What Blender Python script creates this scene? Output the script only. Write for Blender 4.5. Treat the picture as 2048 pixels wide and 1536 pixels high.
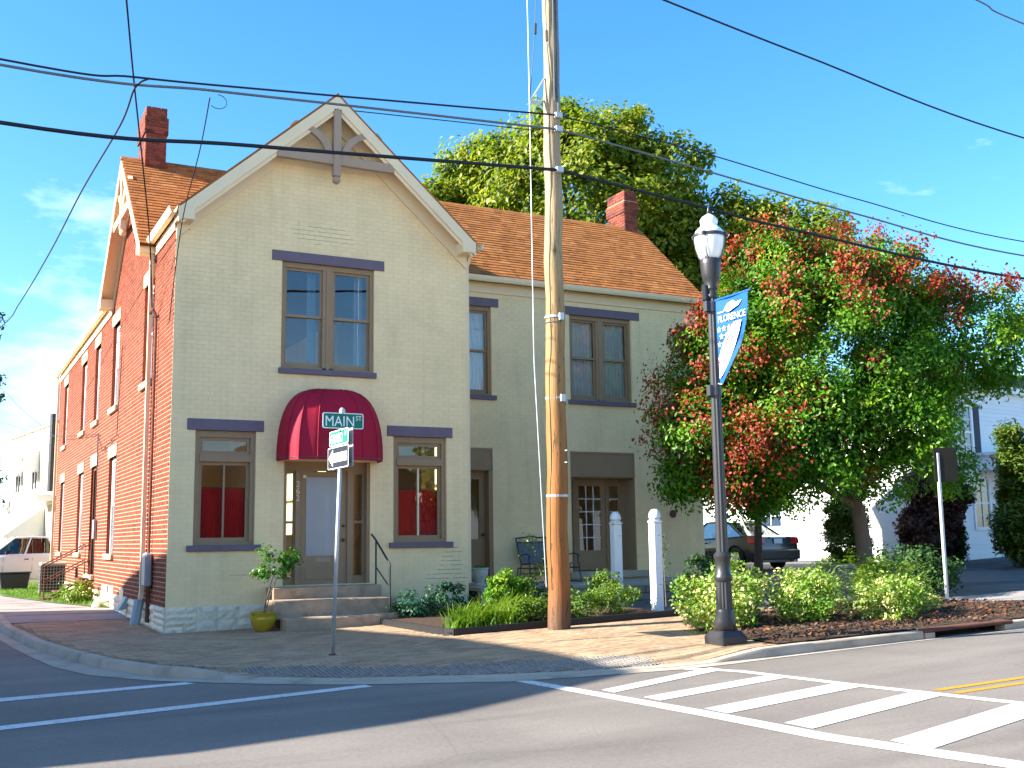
import bpy, bmesh, math, random
import numpy as np
from mathutils import Vector, Matrix
random.seed(7); rng = np.random.default_rng(11)
scene = bpy.context.scene
for o in list(bpy.data.objects): bpy.data.objects.remove(o)
R = math.radians

# ------------------------------------------------------------------ camera
CAM = Vector((-3.7448, -20.7862, 1.6)); YAW, PIT, ROL = 0.4836, 0.1408, -0.0143
fw = Vector((math.sin(YAW)*math.cos(PIT), math.cos(YAW)*math.cos(PIT), math.sin(PIT)))
rt = Vector((math.cos(YAW), -math.sin(YAW), 0)); up = rt.cross(fw)
r2 = rt*math.cos(ROL) + up*math.sin(ROL); u2 = up*math.cos(ROL) - rt*math.sin(ROL)
cd = bpy.data.cameras.new("camera"); cam = bpy.data.objects.new("camera", cd); scene.collection.objects.link(cam)
cam.matrix_world = Matrix(((r2.x, u2.x, -fw.x, CAM.x), (r2.y, u2.y, -fw.y, CAM.y), (r2.z, u2.z, -fw.z, CAM.z), (0, 0, 0, 1)))
cd.sensor_width = 36; cd.lens = 36*2181.44/2048; cd.clip_end = 3000; cd.clip_start = .1
scene.camera = cam

# ------------------------------------------------------------------ sky, sun, exposure
SUN_EL = R(28); SUN_AZ = R(14); SUN_DIR = Vector((-math.cos(SUN_AZ)*math.cos(SUN_EL), math.sin(SUN_AZ)*math.cos(SUN_EL), math.sin(SUN_EL)))   # towards the sun
world = bpy.data.worlds.new("World"); scene.world = world; world.use_nodes = True
wn = world.node_tree; wn.nodes.clear()
sky = wn.nodes.new("ShaderNodeTexSky"); sky.sky_type = 'NISHITA'; sky.sun_disc = False
sky.sun_elevation = SUN_EL; sky.sun_rotation = math.atan2(SUN_DIR.x, SUN_DIR.y)
sky.air_density = 1.0; sky.dust_density = .7; sky.ozone_density = 3.5; sky.altitude = 200
tc = wn.nodes.new("ShaderNodeTexCoord"); mp = wn.nodes.new("ShaderNodeMapping"); mp.inputs['Scale'].default_value = (1, 1, 2.6)
mp.inputs['Location'].default_value = (.5763, 6.824, 5.3199)
nz = wn.nodes.new("ShaderNodeTexNoise"); nz.inputs['Scale'].default_value = 3.2; nz.inputs['Detail'].default_value = 9; nz.inputs['Roughness'].default_value = .62
rmp = wn.nodes.new("ShaderNodeValToRGB"); rmp.color_ramp.elements[0].position = .60; rmp.color_ramp.elements[1].position = .95
rmp.color_ramp.elements[1].color = (.55, .55, .55, 1)
hsv = wn.nodes.new("ShaderNodeHueSaturation"); hsv.inputs['Saturation'].default_value = 1.27; hsv.inputs['Hue'].default_value = .497
mx = wn.nodes.new("ShaderNodeMixRGB"); mx.inputs['Color2'].default_value = (11.0, 11.2, 11.5, 1)
bg = wn.nodes.new("ShaderNodeBackground"); bg.inputs['Strength'].default_value = .104
wo = wn.nodes.new("ShaderNodeOutputWorld"); L = wn.links.new
L(tc.outputs['Generated'], mp.inputs['Vector']); L(mp.outputs[0], nz.inputs['Vector']); 
sxy = wn.nodes.new("ShaderNodeSeparateXYZ"); L(tc.outputs['Generated'], sxy.inputs[0])
hz = wn.nodes.new("ShaderNodeMapRange"); hz.inputs['From Min'].default_value = .0; hz.inputs['From Max'].default_value = .34; hz.inputs['To Min'].default_value = .2; hz.inputs['To Max'].default_value = 0.; L(sxy.outputs['Z'], hz.inputs['Value'])
had = wn.nodes.new("ShaderNodeMath"); had.operation = 'ADD'; L(nz.outputs['Fac'], had.inputs[0]); L(hz.outputs[0], had.inputs[1]); L(had.outputs[0], rmp.inputs[0])
L(sky.outputs[0], hsv.inputs['Color']); L(hsv.outputs[0], mx.inputs['Color1']); L(rmp.outputs[0], mx.inputs['Fac']); L(mx.outputs[0], bg.inputs['Color']); L(bg.outputs[0], wo.inputs['Surface'])
sd = bpy.data.lights.new("sun", 'SUN'); sd.energy = 5.0; sd.angle = R(.53); sd.color = (1, .94, .83)
so = bpy.data.objects.new("sun", sd); scene.collection.objects.link(so); so.rotation_euler = SUN_DIR.to_track_quat('Z', 'Y').to_euler()
scene.view_settings.view_transform = 'Standard'; scene.view_settings.look = 'None'; scene.view_settings.gamma = 1
scene.view_settings.exposure = 1.88
scene.cycles.max_bounces = 6; scene.cycles.transparent_max_bounces = 12; scene.cycles.caustics_reflective = False; scene.cycles.caustics_refractive = False

# ------------------------------------------------------------------ helpers
COL = scene.collection
def tag(o, label=None, cat=None, group=None, kind=None):
    if label: o["label"] = label
    if cat: o["category"] = cat
    if group: o["group"] = group
    if kind: o["kind"] = kind
    return o
def empty(name, loc, label=None, cat=None, group=None):
    o = bpy.data.objects.new(name, None); o.location = loc; o.empty_display_size = .2; COL.objects.link(o)
    return tag(o, label, cat, group)
class Fr:
    """local frame on a wall: s along the wall, d out of it, z up"""
    def __init__(s, o, a, n): s.o, s.a, s.n = Vector(o), Vector(a), Vector(n)
    def P(s, u, d, z): return tuple(s.o + s.a*u + s.n*d + Vector((0, 0, z)))
WF = Fr((0, 0, 0), (1, 0, 0), (0, -1, 0))
class MB:
    def __init__(s): s.v = []; s.f = []; s.m = []
    def face(s, pts, m=0):
        n = len(s.v); s.v += [tuple(p) for p in pts]; s.f.append(tuple(range(n, n+len(pts)))); s.m.append(m); return s
    def hexa(s, p, m=0, skip=()):
        n = len(s.v); s.v += [tuple(q) for q in p]
        for i, f in enumerate(((0, 3, 2, 1), (4, 5, 6, 7), (0, 1, 5, 4), (1, 2, 6, 5), (2, 3, 7, 6), (3, 0, 4, 7))):
            if i not in skip: s.f.append(tuple(n+k for k in f)); s.m.append(m)
        return s
    def box(s, x0, x1, y0, y1, z0, z1, m=0):
        return s.hexa([(x0, y0, z0), (x1, y0, z0), (x1, y1, z0), (x0, y1, z0), (x0, y0, z1), (x1, y0, z1), (x1, y1, z1), (x0, y1, z1)], m)
    def fbox(s, F, s0, s1, d0, d1, z0, z1, m=0):
        return s.hexa([F.P(s0, d1, z0), F.P(s1, d1, z0), F.P(s1, d0, z0), F.P(s0, d0, z0), F.P(s0, d1, z1), F.P(s1, d1, z1), F.P(s1, d0, z1), F.P(s0, d0, z1)], m)
    def prism(s, poly, F, d0, d1, m=0):          # poly of (s,z) extruded between d0 and d1 on frame F
        k = len(poly); n = len(s.v)
        s.v += [F.P(a, d1, b) for a, b in poly] + [F.P(a, d0, b) for a, b in poly]
        s.f.append(tuple(range(n, n+k))); s.f.append(tuple(range(n+2*k-1, n+k-1, -1))); s.m += [m, m]
        for i in range(k):
            j = (i+1) % k; s.f.append((n+j, n+i, n+k+i, n+k+j)); s.m.append(m)
        return s
    def tube(s, pts, r, n=8, m=0, caps=True, flat=None):
        pts = [Vector(p) for p in pts]; rs = r if isinstance(r, (list, tuple)) else [r]*len(pts)
        rings = []; ref = None
        for i, p in enumerate(pts):
            d = (pts[min(i+1, len(pts)-1)] - pts[max(i-1, 0)])
            d = d.normalized() if d.length > 1e-9 else Vector((0, 0, 1))
            if ref is None: ref = Vector((1, 0, 0)) if abs(d.x) < .8 else Vector((0, 1, 0))
            a = (ref - d*ref.dot(d)).normalized(); b = d.cross(a); ref = a
            st = len(s.v)
            for k in range(n):
                t = 2*math.pi*k/n + math.pi/n
                s.v.append(tuple(p + a*(rs[i]*math.cos(t)) + b*(rs[i]*math.sin(t))))
            rings.append(st)
        for i in range(len(rings)-1):
            for k in range(n):
                j = (k+1) % n; s.f.append((rings[i]+k, rings[i]+j, rings[i+1]+j, rings[i+1]+k)); s.m.append(m)
        if caps:
            s.f.append(tuple(rings[0]+k for k in range(n-1, -1, -1))); s.f.append(tuple(rings[-1]+k for k in range(n))); s.m += [m, m]
        return s
    def lathe(s, prof, c=(0, 0, 0), n=24, m=0, cap=True, flute=None):
        st = []
        for r, z in prof:
            st.append(len(s.v))
            for k in range(n):
                t = 2*math.pi*k/n; rr = r*(1 - (flute if flute and k % 2 else 0))
                s.v.append((c[0]+rr*math.cos(t), c[1]+rr*math.sin(t), c[2]+z))
        for i in range(len(st)-1):
            for k in range(n):
                j = (k+1) % n; s.f.append((st[i]+k, st[i]+j, st[i+1]+j, st[i+1]+k)); s.m.append(m)
        if cap:
            s.f.append(tuple(st[0]+k for k in range(n-1, -1, -1))); s.f.append(tuple(st[-1]+k for k in range(n))); s.m += [m, m]
        return s
    def build(s, name, mats, parent=None, smooth=False, bevel=0, recalc=True, org=None):
        me = bpy.data.meshes.new(name)
        v = s.v
        pl = Vector((0, 0, 0))
        if parent is not None: pl = parent["_w"] if False else Vector(WORLD.get(parent.name, (0, 0, 0)))
        lo = Vector(org) if org is not None else None
        base = lo if lo is not None else pl
        me.from_pydata([(a-base.x, b-base.y, c-base.z) for a, b, c in v], [], s.f)
        if not isinstance(mats, (list, tuple)): mats = [mats]
        for mm in mats: me.materials.append(mm)
        if len(mats) > 1: me.polygons.foreach_set("material_index", s.m)
        if recalc or bevel:
            b = bmesh.new(); b.from_mesh(me)
            if bevel: bmesh.ops.remove_doubles(b, verts=b.verts, dist=1e-5)
            if recalc: bmesh.ops.recalc_face_normals(b, faces=b.faces)
            if bevel:
                ed = [e for e in b.edges if len(e.link_faces) == 2 and e.calc_face_angle(0) > .6]
                bmesh.ops.bevel(b, geom=ed, offset=bevel, segments=1, affect='EDGES')
            b.to_mesh(me); b.free()
        if smooth: me.shade_smooth() if hasattr(me, 'shade_smooth') else me.polygons.foreach_set("use_smooth", [True]*len(me.polygons))
        return link(name, me, parent, base)
WORLD = {}
def link(name, me, parent=None, world=(0, 0, 0), scale=None, rotz=0):
    o = bpy.data.objects.new(name, me); COL.objects.link(o)
    w = Vector(world); pw = Vector(WORLD.get(parent.name, (0, 0, 0))) if parent is not None else Vector((0, 0, 0))
    o.location = w - pw
    if parent is not None: o.parent = parent
    if scale: o.scale = scale
    if rotz: o.rotation_euler.z = rotz
    WORLD[o.name] = tuple(w)
    return o
def thing(name, loc, label, cat, group=None):
    o = empty(name, loc, label, cat, group); WORLD[o.name] = tuple(loc); return o
def smoothang(o, ang=40):
    b = bmesh.new(); b.from_mesh(o.data); b.normal_update()
    for f in b.faces: f.smooth = True
    for e in b.edges:
        if len(e.link_faces) == 2 and e.calc_face_angle(0) > R(ang): e.smooth = False
    b.to_mesh(o.data); b.free(); return o

# ------------------------------------------------------------------ materials
def nodes(name):
    m = bpy.data.materials.new(name); m.use_nodes = True; nt = m.node_tree; nt.nodes.clear()
    out = nt.nodes.new("ShaderNodeOutputMaterial"); b = nt.nodes.new("ShaderNodeBsdfPrincipled")
    nt.links.new(b.outputs[0], out.inputs[0]); return m, nt, b, out
def N(nt, t, **k):
    n = nt.nodes.new("ShaderNode"+t)
    for a, v in k.items():
        if a.startswith('_'): setattr(n, a[1:], v)
        else: n.inputs[a.replace('__', ' ')].default_value = v
    return n
def island(nt):
    g = N(nt, "NewGeometry"); oi = N(nt, "ObjectInfo"); a = N(nt, "Math", _operation='ADD'); f = N(nt, "Math", _operation='FRACT')
    nt.links.new(g.outputs['Random Per Island'], a.inputs[0]); nt.links.new(oi.outputs['Random'], a.inputs[1]); nt.links.new(a.outputs[0], f.inputs[0])
    return f.outputs[0]
def vary(nt, col_socket, fac_socket, lo, hi):
    mr = N(nt, "MapRange"); mr.inputs['To Min'].default_value = lo; mr.inputs['To Max'].default_value = hi
    nt.links.new(fac_socket, mr.inputs['Value'])
    v = N(nt, "VectorMath", _operation='SCALE'); nt.links.new(col_socket, v.inputs[0]); nt.links.new(mr.outputs[0], v.inputs['Scale'])
    return v.outputs[0]
def mat(name, col, rough=.8, var=.12, scale=3., bump=0., bscale=60., isl=0., metal=0., spec=.3, col2=None, c2pos=(.5, .6), c2scale=None, stretch=(1, 1, 1), coat=0, ramp=None):
    m, nt, b, out = nodes(name)
    g = N(nt, "NewGeometry"); mpn = N(nt, "Mapping"); mpn.inputs['Scale'].default_value = stretch
    nt.links.new(g.outputs['Position'], mpn.inputs['Vector'])
    n1 = N(nt, "TexNoise", Scale=scale, Detail=6., Roughness=.6); nt.links.new(mpn.outputs[0], n1.inputs['Vector'])
    rgb = N(nt, "RGB"); rgb.outputs[0].default_value = (*col, 1); c = rgb.outputs[0]
    if ramp:
        cr = N(nt, "ValToRGB"); e = cr.color_ramp; 
        while len(e.elements) > 1: e.elements.remove(e.elements[-1])
        for i, (p, q) in enumerate(ramp):
            el = e.elements[0] if i == 0 else e.elements.new(p); el.position = p; el.color = (*q, 1)
        nt.links.new(island(nt), cr.inputs[0]); c = cr.outputs[0]
    if col2:
        n2 = N(nt, "TexNoise", Scale=c2scale or scale*2, Detail=7., Roughness=.65); nt.links.new(mpn.outputs[0], n2.inputs['Vector'])
        cr = N(nt, "ValToRGB"); cr.color_ramp.elements[0].position = c2pos[0]; cr.color_ramp.elements[1].position = c2pos[1]
        nt.links.new(n2.outputs['Fac'], cr.inputs[0]); mxr = N(nt, "MixRGB"); mxr.inputs['Color2'].default_value = (*col2, 1)
        nt.links.new(cr.outputs[0], mxr.inputs['Fac']); nt.links.new(c, mxr.inputs['Color1']); c = mxr.outputs[0]
    if isl: c = vary(nt, c, island(nt), 1-isl, 1+isl)
    if var: c = vary(nt, c, n1.outputs['Fac'], 1-var*2, 1+var*2)
    nt.links.new(c, b.inputs['Base Color'])
    b.inputs['Roughness'].default_value = rough; b.inputs['Metallic'].default_value = metal; b.inputs['Specular IOR Level'].default_value = spec
    if coat: b.inputs['Coat Weight'].default_value = coat; b.inputs['Coat Roughness'].default_value = .08
    if bump:
        n3 = N(nt, "TexNoise", Scale=bscale, Detail=5., Roughness=.6); nt.links.new(mpn.outputs[0], n3.inputs['Vector'])
        bp = N(nt, "Bump", Strength=.6, Distance=bump); nt.links.new(n3.outputs['Fac'], bp.inputs['Height']); nt.links.new(bp.outputs[0], b.inputs['Normal'])
    return m
def leafmat(name, ramp, trans=.35, rough=.45):
    m, nt, b, out = nodes(name)
    cr = N(nt, "ValToRGB"); e = cr.color_ramp
    while len(e.elements) > 1: e.elements.remove(e.elements[-1])
    for i, (p, q) in enumerate(ramp):
        el = e.elements[0] if i == 0 else e.elements.new(p); el.position = p; el.color = (*q, 1)
    gp = N(nt, "NewGeometry"); npz = N(nt, "TexNoise", Scale=1.1, Detail=3.); nt.links.new(gp.outputs['Position'], npz.inputs['Vector'])
    mi_ = N(nt, "Math", _operation='MULTIPLY_ADD'); mi_.inputs[1].default_value = .5; mi_.inputs[2].default_value = -.42; nt.links.new(island(nt), mi_.inputs[0])
    mj = N(nt, "Math", _operation='MULTIPLY_ADD', _use_clamp=True); mj.inputs[1].default_value = 1.3; nt.links.new(npz.outputs['Fac'], mj.inputs[0]); nt.links.new(mi_.outputs[0], mj.inputs[2]); nt.links.new(mj.outputs[0], cr.inputs[0])
    nt.links.new(cr.outputs[0], b.inputs['Base Color']); b.inputs['Roughness'].default_value = rough; b.inputs['Specular IOR Level'].default_value = .35
    t = N(nt, "BsdfTranslucent"); ms = N(nt, "MixShader"); ms.inputs[0].default_value = trans
    v = N(nt, "VectorMath", _operation='MULTIPLY'); v.inputs[1].default_value = (1.25, 1.35, .5); nt.links.new(cr.outputs[0], v.inputs[0]); nt.links.new(v.outputs[0], t.inputs['Color'])
    nt.links.new(b.outputs[0], ms.inputs[1]); nt.links.new(t.outputs[0], ms.inputs[2]); nt.links.new(ms.outputs[0], out.inputs[0])
    return m
def glassmat(name, tint=(.55, .6, .6), refl=.22, rmax=.85):
    m, nt, b, out = nodes(name); nt.nodes.remove(b)
    tr = N(nt, "BsdfTransparent"); tr.inputs['Color'].default_value = (*tint, 1); gl = N(nt, "BsdfGlossy"); gl.inputs['Roughness'].default_value = .012
    lw = N(nt, "Fresnel", IOR=1.52); mr = N(nt, "MapRange"); mr.inputs['From Max'].default_value = .5; mr.inputs['To Min'].default_value = refl; mr.inputs['To Max'].default_value = rmax
    g = N(nt, "NewGeometry"); nzz = N(nt, "TexNoise", Scale=1.7, Detail=2.); bp = N(nt, "Bump", Strength=.06, Distance=.02)
    nt.links.new(g.outputs['Position'], nzz.inputs['Vector']); nt.links.new(nzz.outputs['Fac'], bp.inputs['Height']); nt.links.new(bp.outputs[0], gl.inputs['Normal'])
    ms = N(nt, "MixShader"); nt.links.new(lw.outputs[0], mr.inputs['Value']); nt.links.new(mr.outputs[0], ms.inputs[0]); nt.links.new(tr.outputs[0], ms.inputs[1]); nt.links.new(gl.outputs[0], ms.inputs[2]); nt.links.new(ms.outputs[0], out.inputs[0])
    return m
M = {}
def asphalt_mat():
    m, nt, b, out = nodes('worn asphalt'); g = N(nt, "NewGeometry"); mpn = N(nt, "Mapping"); mpn.inputs['Scale'].default_value = (.12, 1, 1); nt.links.new(g.outputs['Position'], mpn.inputs['Vector'])
    n1 = N(nt, "TexNoise", Scale=1.6, Detail=5., Roughness=.55); nt.links.new(mpn.outputs[0], n1.inputs['Vector'])
    n2 = N(nt, "TexNoise", Scale=.5, Detail=4.); nt.links.new(g.outputs['Position'], n2.inputs['Vector'])
    n3 = N(nt, "TexNoise", Scale=30., Detail=8., Roughness=.85); nt.links.new(g.outputs['Position'], n3.inputs['Vector'])
    v = N(nt, "TexVoronoi", Scale=.23, _feature='DISTANCE_TO_EDGE'); wv = N(nt, "MixRGB"); wv.inputs['Fac'].default_value = .12; nz_ = N(nt, "TexNoise", Scale=1.4, Detail=6.); nt.links.new(g.outputs['Position'], nz_.inputs['Vector']); nt.links.new(g.outputs['Position'], wv.inputs['Color1']); nt.links.new(nz_.outputs['Color'], wv.inputs['Color2']); nt.links.new(wv.outputs[0], v.inputs['Vector'])
    rgb = N(nt, "RGB"); rgb.outputs[0].default_value = (.172, .147, .124, 1)
    c = vary(nt, rgb.outputs[0], n1.outputs['Fac'], .5, 1.5); c = vary(nt, c, n2.outputs['Fac'], .6, 1.4); c = vary(nt, c, n3.outputs['Fac'], .2, 1.8)
    n4 = N(nt, 'TexNoise', Scale=.8, Detail=7., Roughness=.7); nt.links.new(mpn.outputs[0], n4.inputs['Vector']); m4 = N(nt, 'MapRange'); m4.inputs['From Min'].default_value = .5; m4.inputs['From Max'].default_value = .7; m4.inputs['To Min'].default_value = 1.; m4.inputs['To Max'].default_value = .74; nt.links.new(n4.outputs['Fac'], m4.inputs['Value']); v4 = N(nt, 'VectorMath', _operation='SCALE'); nt.links.new(c, v4.inputs[0]); nt.links.new(m4.outputs[0], v4.inputs['Scale']); c = v4.outputs[0]
    mr = N(nt, "MapRange"); mr.inputs['From Min'].default_value = .001; mr.inputs['From Max'].default_value = .0035; mr.inputs['To Min'].default_value = .88; nt.links.new(v.outputs['Distance'], mr.inputs['Value'])
    vm = N(nt, "VectorMath", _operation='SCALE'); nt.links.new(c, vm.inputs[0]); nt.links.new(mr.outputs[0], vm.inputs['Scale']); nt.links.new(vm.outputs[0], b.inputs['Base Color'])
    b.inputs['Roughness'].default_value = .88; bp = N(nt, "Bump", Strength=.5, Distance=.006); nt.links.new(n3.outputs['Fac'], bp.inputs['Height']); nt.links.new(bp.outputs[0], b.inputs['Normal']); return m
M['asphalt'] = asphalt_mat()
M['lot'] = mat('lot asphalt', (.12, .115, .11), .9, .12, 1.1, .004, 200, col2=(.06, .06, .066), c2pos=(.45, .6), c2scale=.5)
M['paint_w'] = mat('white road paint', (.62, .61, .58), .7, .14, 2.5, col2=(.2, .185, .17), c2pos=(.56, .66), c2scale=22)
M['paint_y'] = mat('yellow road paint', (.5, .24, .012), .7, .08, 9, col2=(.2, .15, .06), c2pos=(.62, .72), c2scale=50)
M['concrete'] = mat('concrete', (.42, .35, .27), .9, .14, 2.2, .004, 70, col2=(.26, .22, .17), c2pos=(.52, .72), c2scale=1.8)
M['walk'] = mat('sidewalk concrete', (.30, .27, .25), .9, .12, 1.4, .003, 90, col2=(.2, .18, .17), c2pos=(.5, .7), c2scale=.9)
M['step'] = mat('step concrete', (.40, .29, .195), .9, .2, 4, .006, 60, col2=(.26, .19, .13), c2pos=(.52, .68), c2scale=5)
M['paver'] = mat('clay paver', (.39, .255, .15), .9, .1, .9, .003, 120, isl=.2, col2=(.28, .195, .125), c2pos=(.48, .72), c2scale=1.1)
M['tactile'] = mat('dark ribbed paver', (.25, .22, .19), .9, .1, 4, isl=.12)
M['pjoint'] = mat('paver joint sand', (.28, .21, .14), .95, .15, 6)
M['rbrick'] = mat('red brick', (.215, .042, .016), .9, .13, 2.5, .005, 90, isl=.28, col2=(.12, .025, .014), c2pos=(.56, .68), c2scale=2.2)
M['mortar'] = mat('pale mortar', (.43, .32, .23), .95, .12, 5, .004, 80)
M['chbrick'] = mat('chimney brick', (.2, .05, .03), .9, .16, 3, .006, 90, isl=.35, col2=(.07, .035, .035), c2pos=(.5, .62), c2scale=3.1)
M['cream'] = mat('cream paint', (.60, .55, .41), .75, .05, 1.1, .003, 60, isl=.018, col2=(.5, .46, .36), c2pos=(.58, .8), c2scale=.9)
M['creamjoint'] = mat('painted joint', (.47, .43, .32), .8, .1, 3)
M['creamtrim'] = mat('cream trim', (.88, .68, .44), .55, .05, 2)
M['creamlit'] = M['creamtrim']
M['stone'] = mat('painted stone', (.8, .69, .52), .85, .14, 6, .02, 14, isl=.06, col2=(.58, .5, .38), c2pos=(.55, .7), c2scale=9)
M['taupe'] = mat('taupe trim', (.34, .22, .125), .6, .07, 3)
M['purple'] = mat('purple stone lintel', (.165, .125, .155), .7, .1, 4, .004, 40, col2=(.22, .19, .2), c2pos=(.66, .76), c2scale=7)
M['mauve'] = mat('mauve trim', (.40, .28, .20), .65, .06, 3)
M['shingle'] = mat('brown asphalt shingle', (.33, .175, .085), .95, .1, 8, .004, 160, isl=.08, ramp=[(0, (.29, .098, .022)), (.3, (.36, .125, .027)), (.7, (.41, .145, .033)), (.9, (.35, .135, .04)), (1, (.48, .19, .055))])
M['roofbase'] = mat('dark roof base', (.06, .025, .012), .95, .1, 5)
M['glass'] = glassmat('window glass', (.82, .88, .92), .085)
M['glassd'] = glassmat('dark glass', (.85, .86, .86), .035)
M['carglass'] = glassmat('car glass', (.12, .17, .16), .08, .3)
M['redcurt'] = mat('red curtain', (.7, .02, .02), .85, .15, 6)
M['whitecurt'] = mat('sheer curtain', (.86, .87, .88), .9, .05, 5)
M['maroon'] = mat('maroon canvas', (.38, .004, .03), .7, .12, 3, .003, 200, col2=(.3, .004, .024), c2pos=(.5, .7), c2scale=2)
M['whitep'] = mat('white paint', (.8, .8, .79), .45, .04, 4)
M['blind'] = mat('white blind', (.93, .93, .93), .7, .04, 3)
M['dark'] = mat('dark interior', (.02, .02, .022), .9, .1, 3)
M['blackm'] = mat('black metal', (.028, .03, .036), .45, .1, 8, spec=.5)
M['lampm'] = mat('charcoal lamp paint', (.022, .022, .025), .42, .12, 6, spec=.5)
M['grey'] = mat('grey metal', (.34, .36, .38), .5, .08, 6, metal=.3)
M['galv'] = mat('galvanised steel', (.5, .53, .55), .5, .1, 12, metal=.55)
M['rust'] = mat('rusty iron', (.13, .05, .027), .85, .25, 6, .004, 60, col2=(.09, .04, .03), c2pos=(.45, .65), c2scale=8)
M['greensign'] = mat('green sign', (.005, .17, .11), .5, .04, 5); M['white_sign'] = mat('sign white', (.82, .83, .83), .5, .03, 5)
M['black_sign'] = mat('sign black', (.012, .012, .02), .5, .03, 5)
M['bluecloth'] = mat('blue banner', (.004, .085, .36), .7, .06, 4); M['redcloth'] = mat('red banner stripe', (.5, .02, .05), .7, .06, 4)
M['yellowpot'] = mat('glazed yellow pot', (.43, .30, .012), .2, .12, 4, spec=.5, coat=.6)
M['soil'] = mat('bark mulch', (.055, .033, .02), .95, .3, 14, .03, 30, col2=(.16, .09, .05), c2pos=(.55, .65), c2scale=34)
M['edging'] = mat('black plastic edging', (.02, .02, .022), .5, .1, 5)
M['block'] = mat('retaining block', (.25, .205, .175), .95, .16, 5, .015, 30, isl=.12)
M['slate'] = mat('patio concrete', (.42, .36, .29), .9, .13, 2, .003, 60)
M['cable'] = mat('black cable', (.012, .014, .02), .6, .1, 4); M['cable2'] = mat('grey cable', (.12, .14, .16), .5, .1, 4)
M['sign_back'] = mat('dull sign back', (.022, .019, .013), .6, .1, 4, metal=.3)
M['bark'] = mat('tree bark', (.16, .12, .09), .95, .2, 5, .03, 22, stretch=(1, 1, .25)); M['barkd'] = mat('dark bark', (.09, .065, .05), .95, .2, 5, .03, 18, stretch=(1, 1, .3))
M['tyre'] = mat('tyre rubber', (.02, .02, .021), .85, .1, 9); M['rim'] = mat('alloy rim', (.5, .5, .5), .35, .05, 8, metal=.8)
M['carblack'] = mat('black car paint', (.02, .021, .024), .25, .05, 3, spec=.5, coat=.8); M['carwhite'] = mat('white car paint', (.78, .78, .8), .3, .03, 3, coat=.5); M['carblue'] = mat('blue car paint', (.03, .07, .16), .3, .05, 3, coat=.6)
M['taill'] = mat('red tail lamp', (.55, .012, .01), .2, .05, 5, coat=.7); M['clapw'] = mat('white clapboard', (.76, .77, .77), .6, .04, 1.5, isl=.02)
M['slab2'] = mat('beige stucco', (.44, .38, .27), .9, .08, .8, .004, 30, col2=(.36, .3, .2), c2pos=(.5, .7), c2scale=.7, stretch=(1, 1, .3))
M['mesh'] = mat('grey sling fabric', (.14, .155, .175), .8, .06, 30); M['greenm'] = mat('dark green metal', (.015, .04, .045), .5, .1, 8)
M['grass'] = leafmat('grass blade', [(0, (.07, .17, .012)), (.5, (.12, .25, .02)), (1, (.2, .3, .04))], .3, .6)
M['lawn'] = mat('lawn soil', (.09, .15, .03), .95, .2, 8)
def pole_mat():
    m, nt, b, out = nodes('weathered pole wood')
    g = N(nt, "NewGeometry"); mpn = N(nt, "Mapping"); mpn.inputs['Scale'].default_value = (1, 1, .06); nt.links.new(g.outputs['Position'], mpn.inputs['Vector'])
    n1 = N(nt, "TexNoise", Scale=26., Detail=7., Roughness=.65); nt.links.new(mpn.outputs[0], n1.inputs['Vector'])
    sx = N(nt, "SeparateXYZ"); nt.links.new(g.outputs['Position'], sx.inputs[0])
    n0 = N(nt, "TexNoise", Scale=.8, Detail=3.); nt.links.new(g.outputs['Position'], n0.inputs['Vector'])
    ad = N(nt, "Math", _operation='MULTIPLY_ADD'); ad.inputs[1].default_value = 1.6; nt.links.new(n0.outputs['Fac'], ad.inputs[0]); nt.links.new(sx.outputs['Z'], ad.inputs[2])
    mr = N(nt, "MapRange"); mr.inputs['From Min'].default_value = .8; mr.inputs['From Max'].default_value = 9.0; nt.links.new(ad.outputs[0], mr.inputs['Value'])
    cr = N(nt, "ValToRGB"); e = cr.color_ramp; e.elements[0].position = 0; e.elements[0].color = (.11, .055, .025, 1); e.elements[1].position = 1; e.elements[1].color = (.33, .245, .145, 1)
    for p, q in ((.12, (.25, .085, .014)), (.32, (.28, .105, .018)), (.52, (.31, .165, .05)), (.75, (.34, .225, .1))): el = e.elements.new(p); el.color = (*q, 1)
    nt.links.new(mr.outputs[0], cr.inputs[0])
    c = vary(nt, cr.outputs[0], n1.outputs['Fac'], .35, 1.6)
    mp2 = N(nt, "Mapping"); mp2.inputs['Scale'].default_value = (1, 1, .16); nt.links.new(g.outputs['Position'], mp2.inputs['Vector'])
    nk = N(nt, "TexNoise", Scale=15., Detail=3., Roughness=.7); nt.links.new(mp2.outputs[0], nk.inputs['Vector']); mk = N(nt, "MapRange"); mk.inputs['From Min'].default_value = .60; mk.inputs['From Max'].default_value = .68; mk.inputs['To Min'].default_value = 1.; mk.inputs['To Max'].default_value = .28; nt.links.new(nk.outputs['Fac'], mk.inputs['Value'])
    vk = N(nt, "VectorMath", _operation='SCALE'); nt.links.new(c, vk.inputs[0]); nt.links.new(mk.outputs[0], vk.inputs['Scale']); c = vk.outputs[0]
    nt.links.new(c, b.inputs['Base Color']); b.inputs['Roughness'].default_value = .7
    n3 = N(nt, "TexNoise", Scale=40., Detail=4.); nt.links.new(mpn.outputs[0], n3.inputs['Vector']); bp = N(nt, "Bump", Strength=.7, Distance=.012); nt.links.new(n3.outputs['Fac'], bp.inputs['Height']); nt.links.new(bp.outputs[0], b.inputs['Normal'])
    return m
M['polewood'] = pole_mat()
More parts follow.
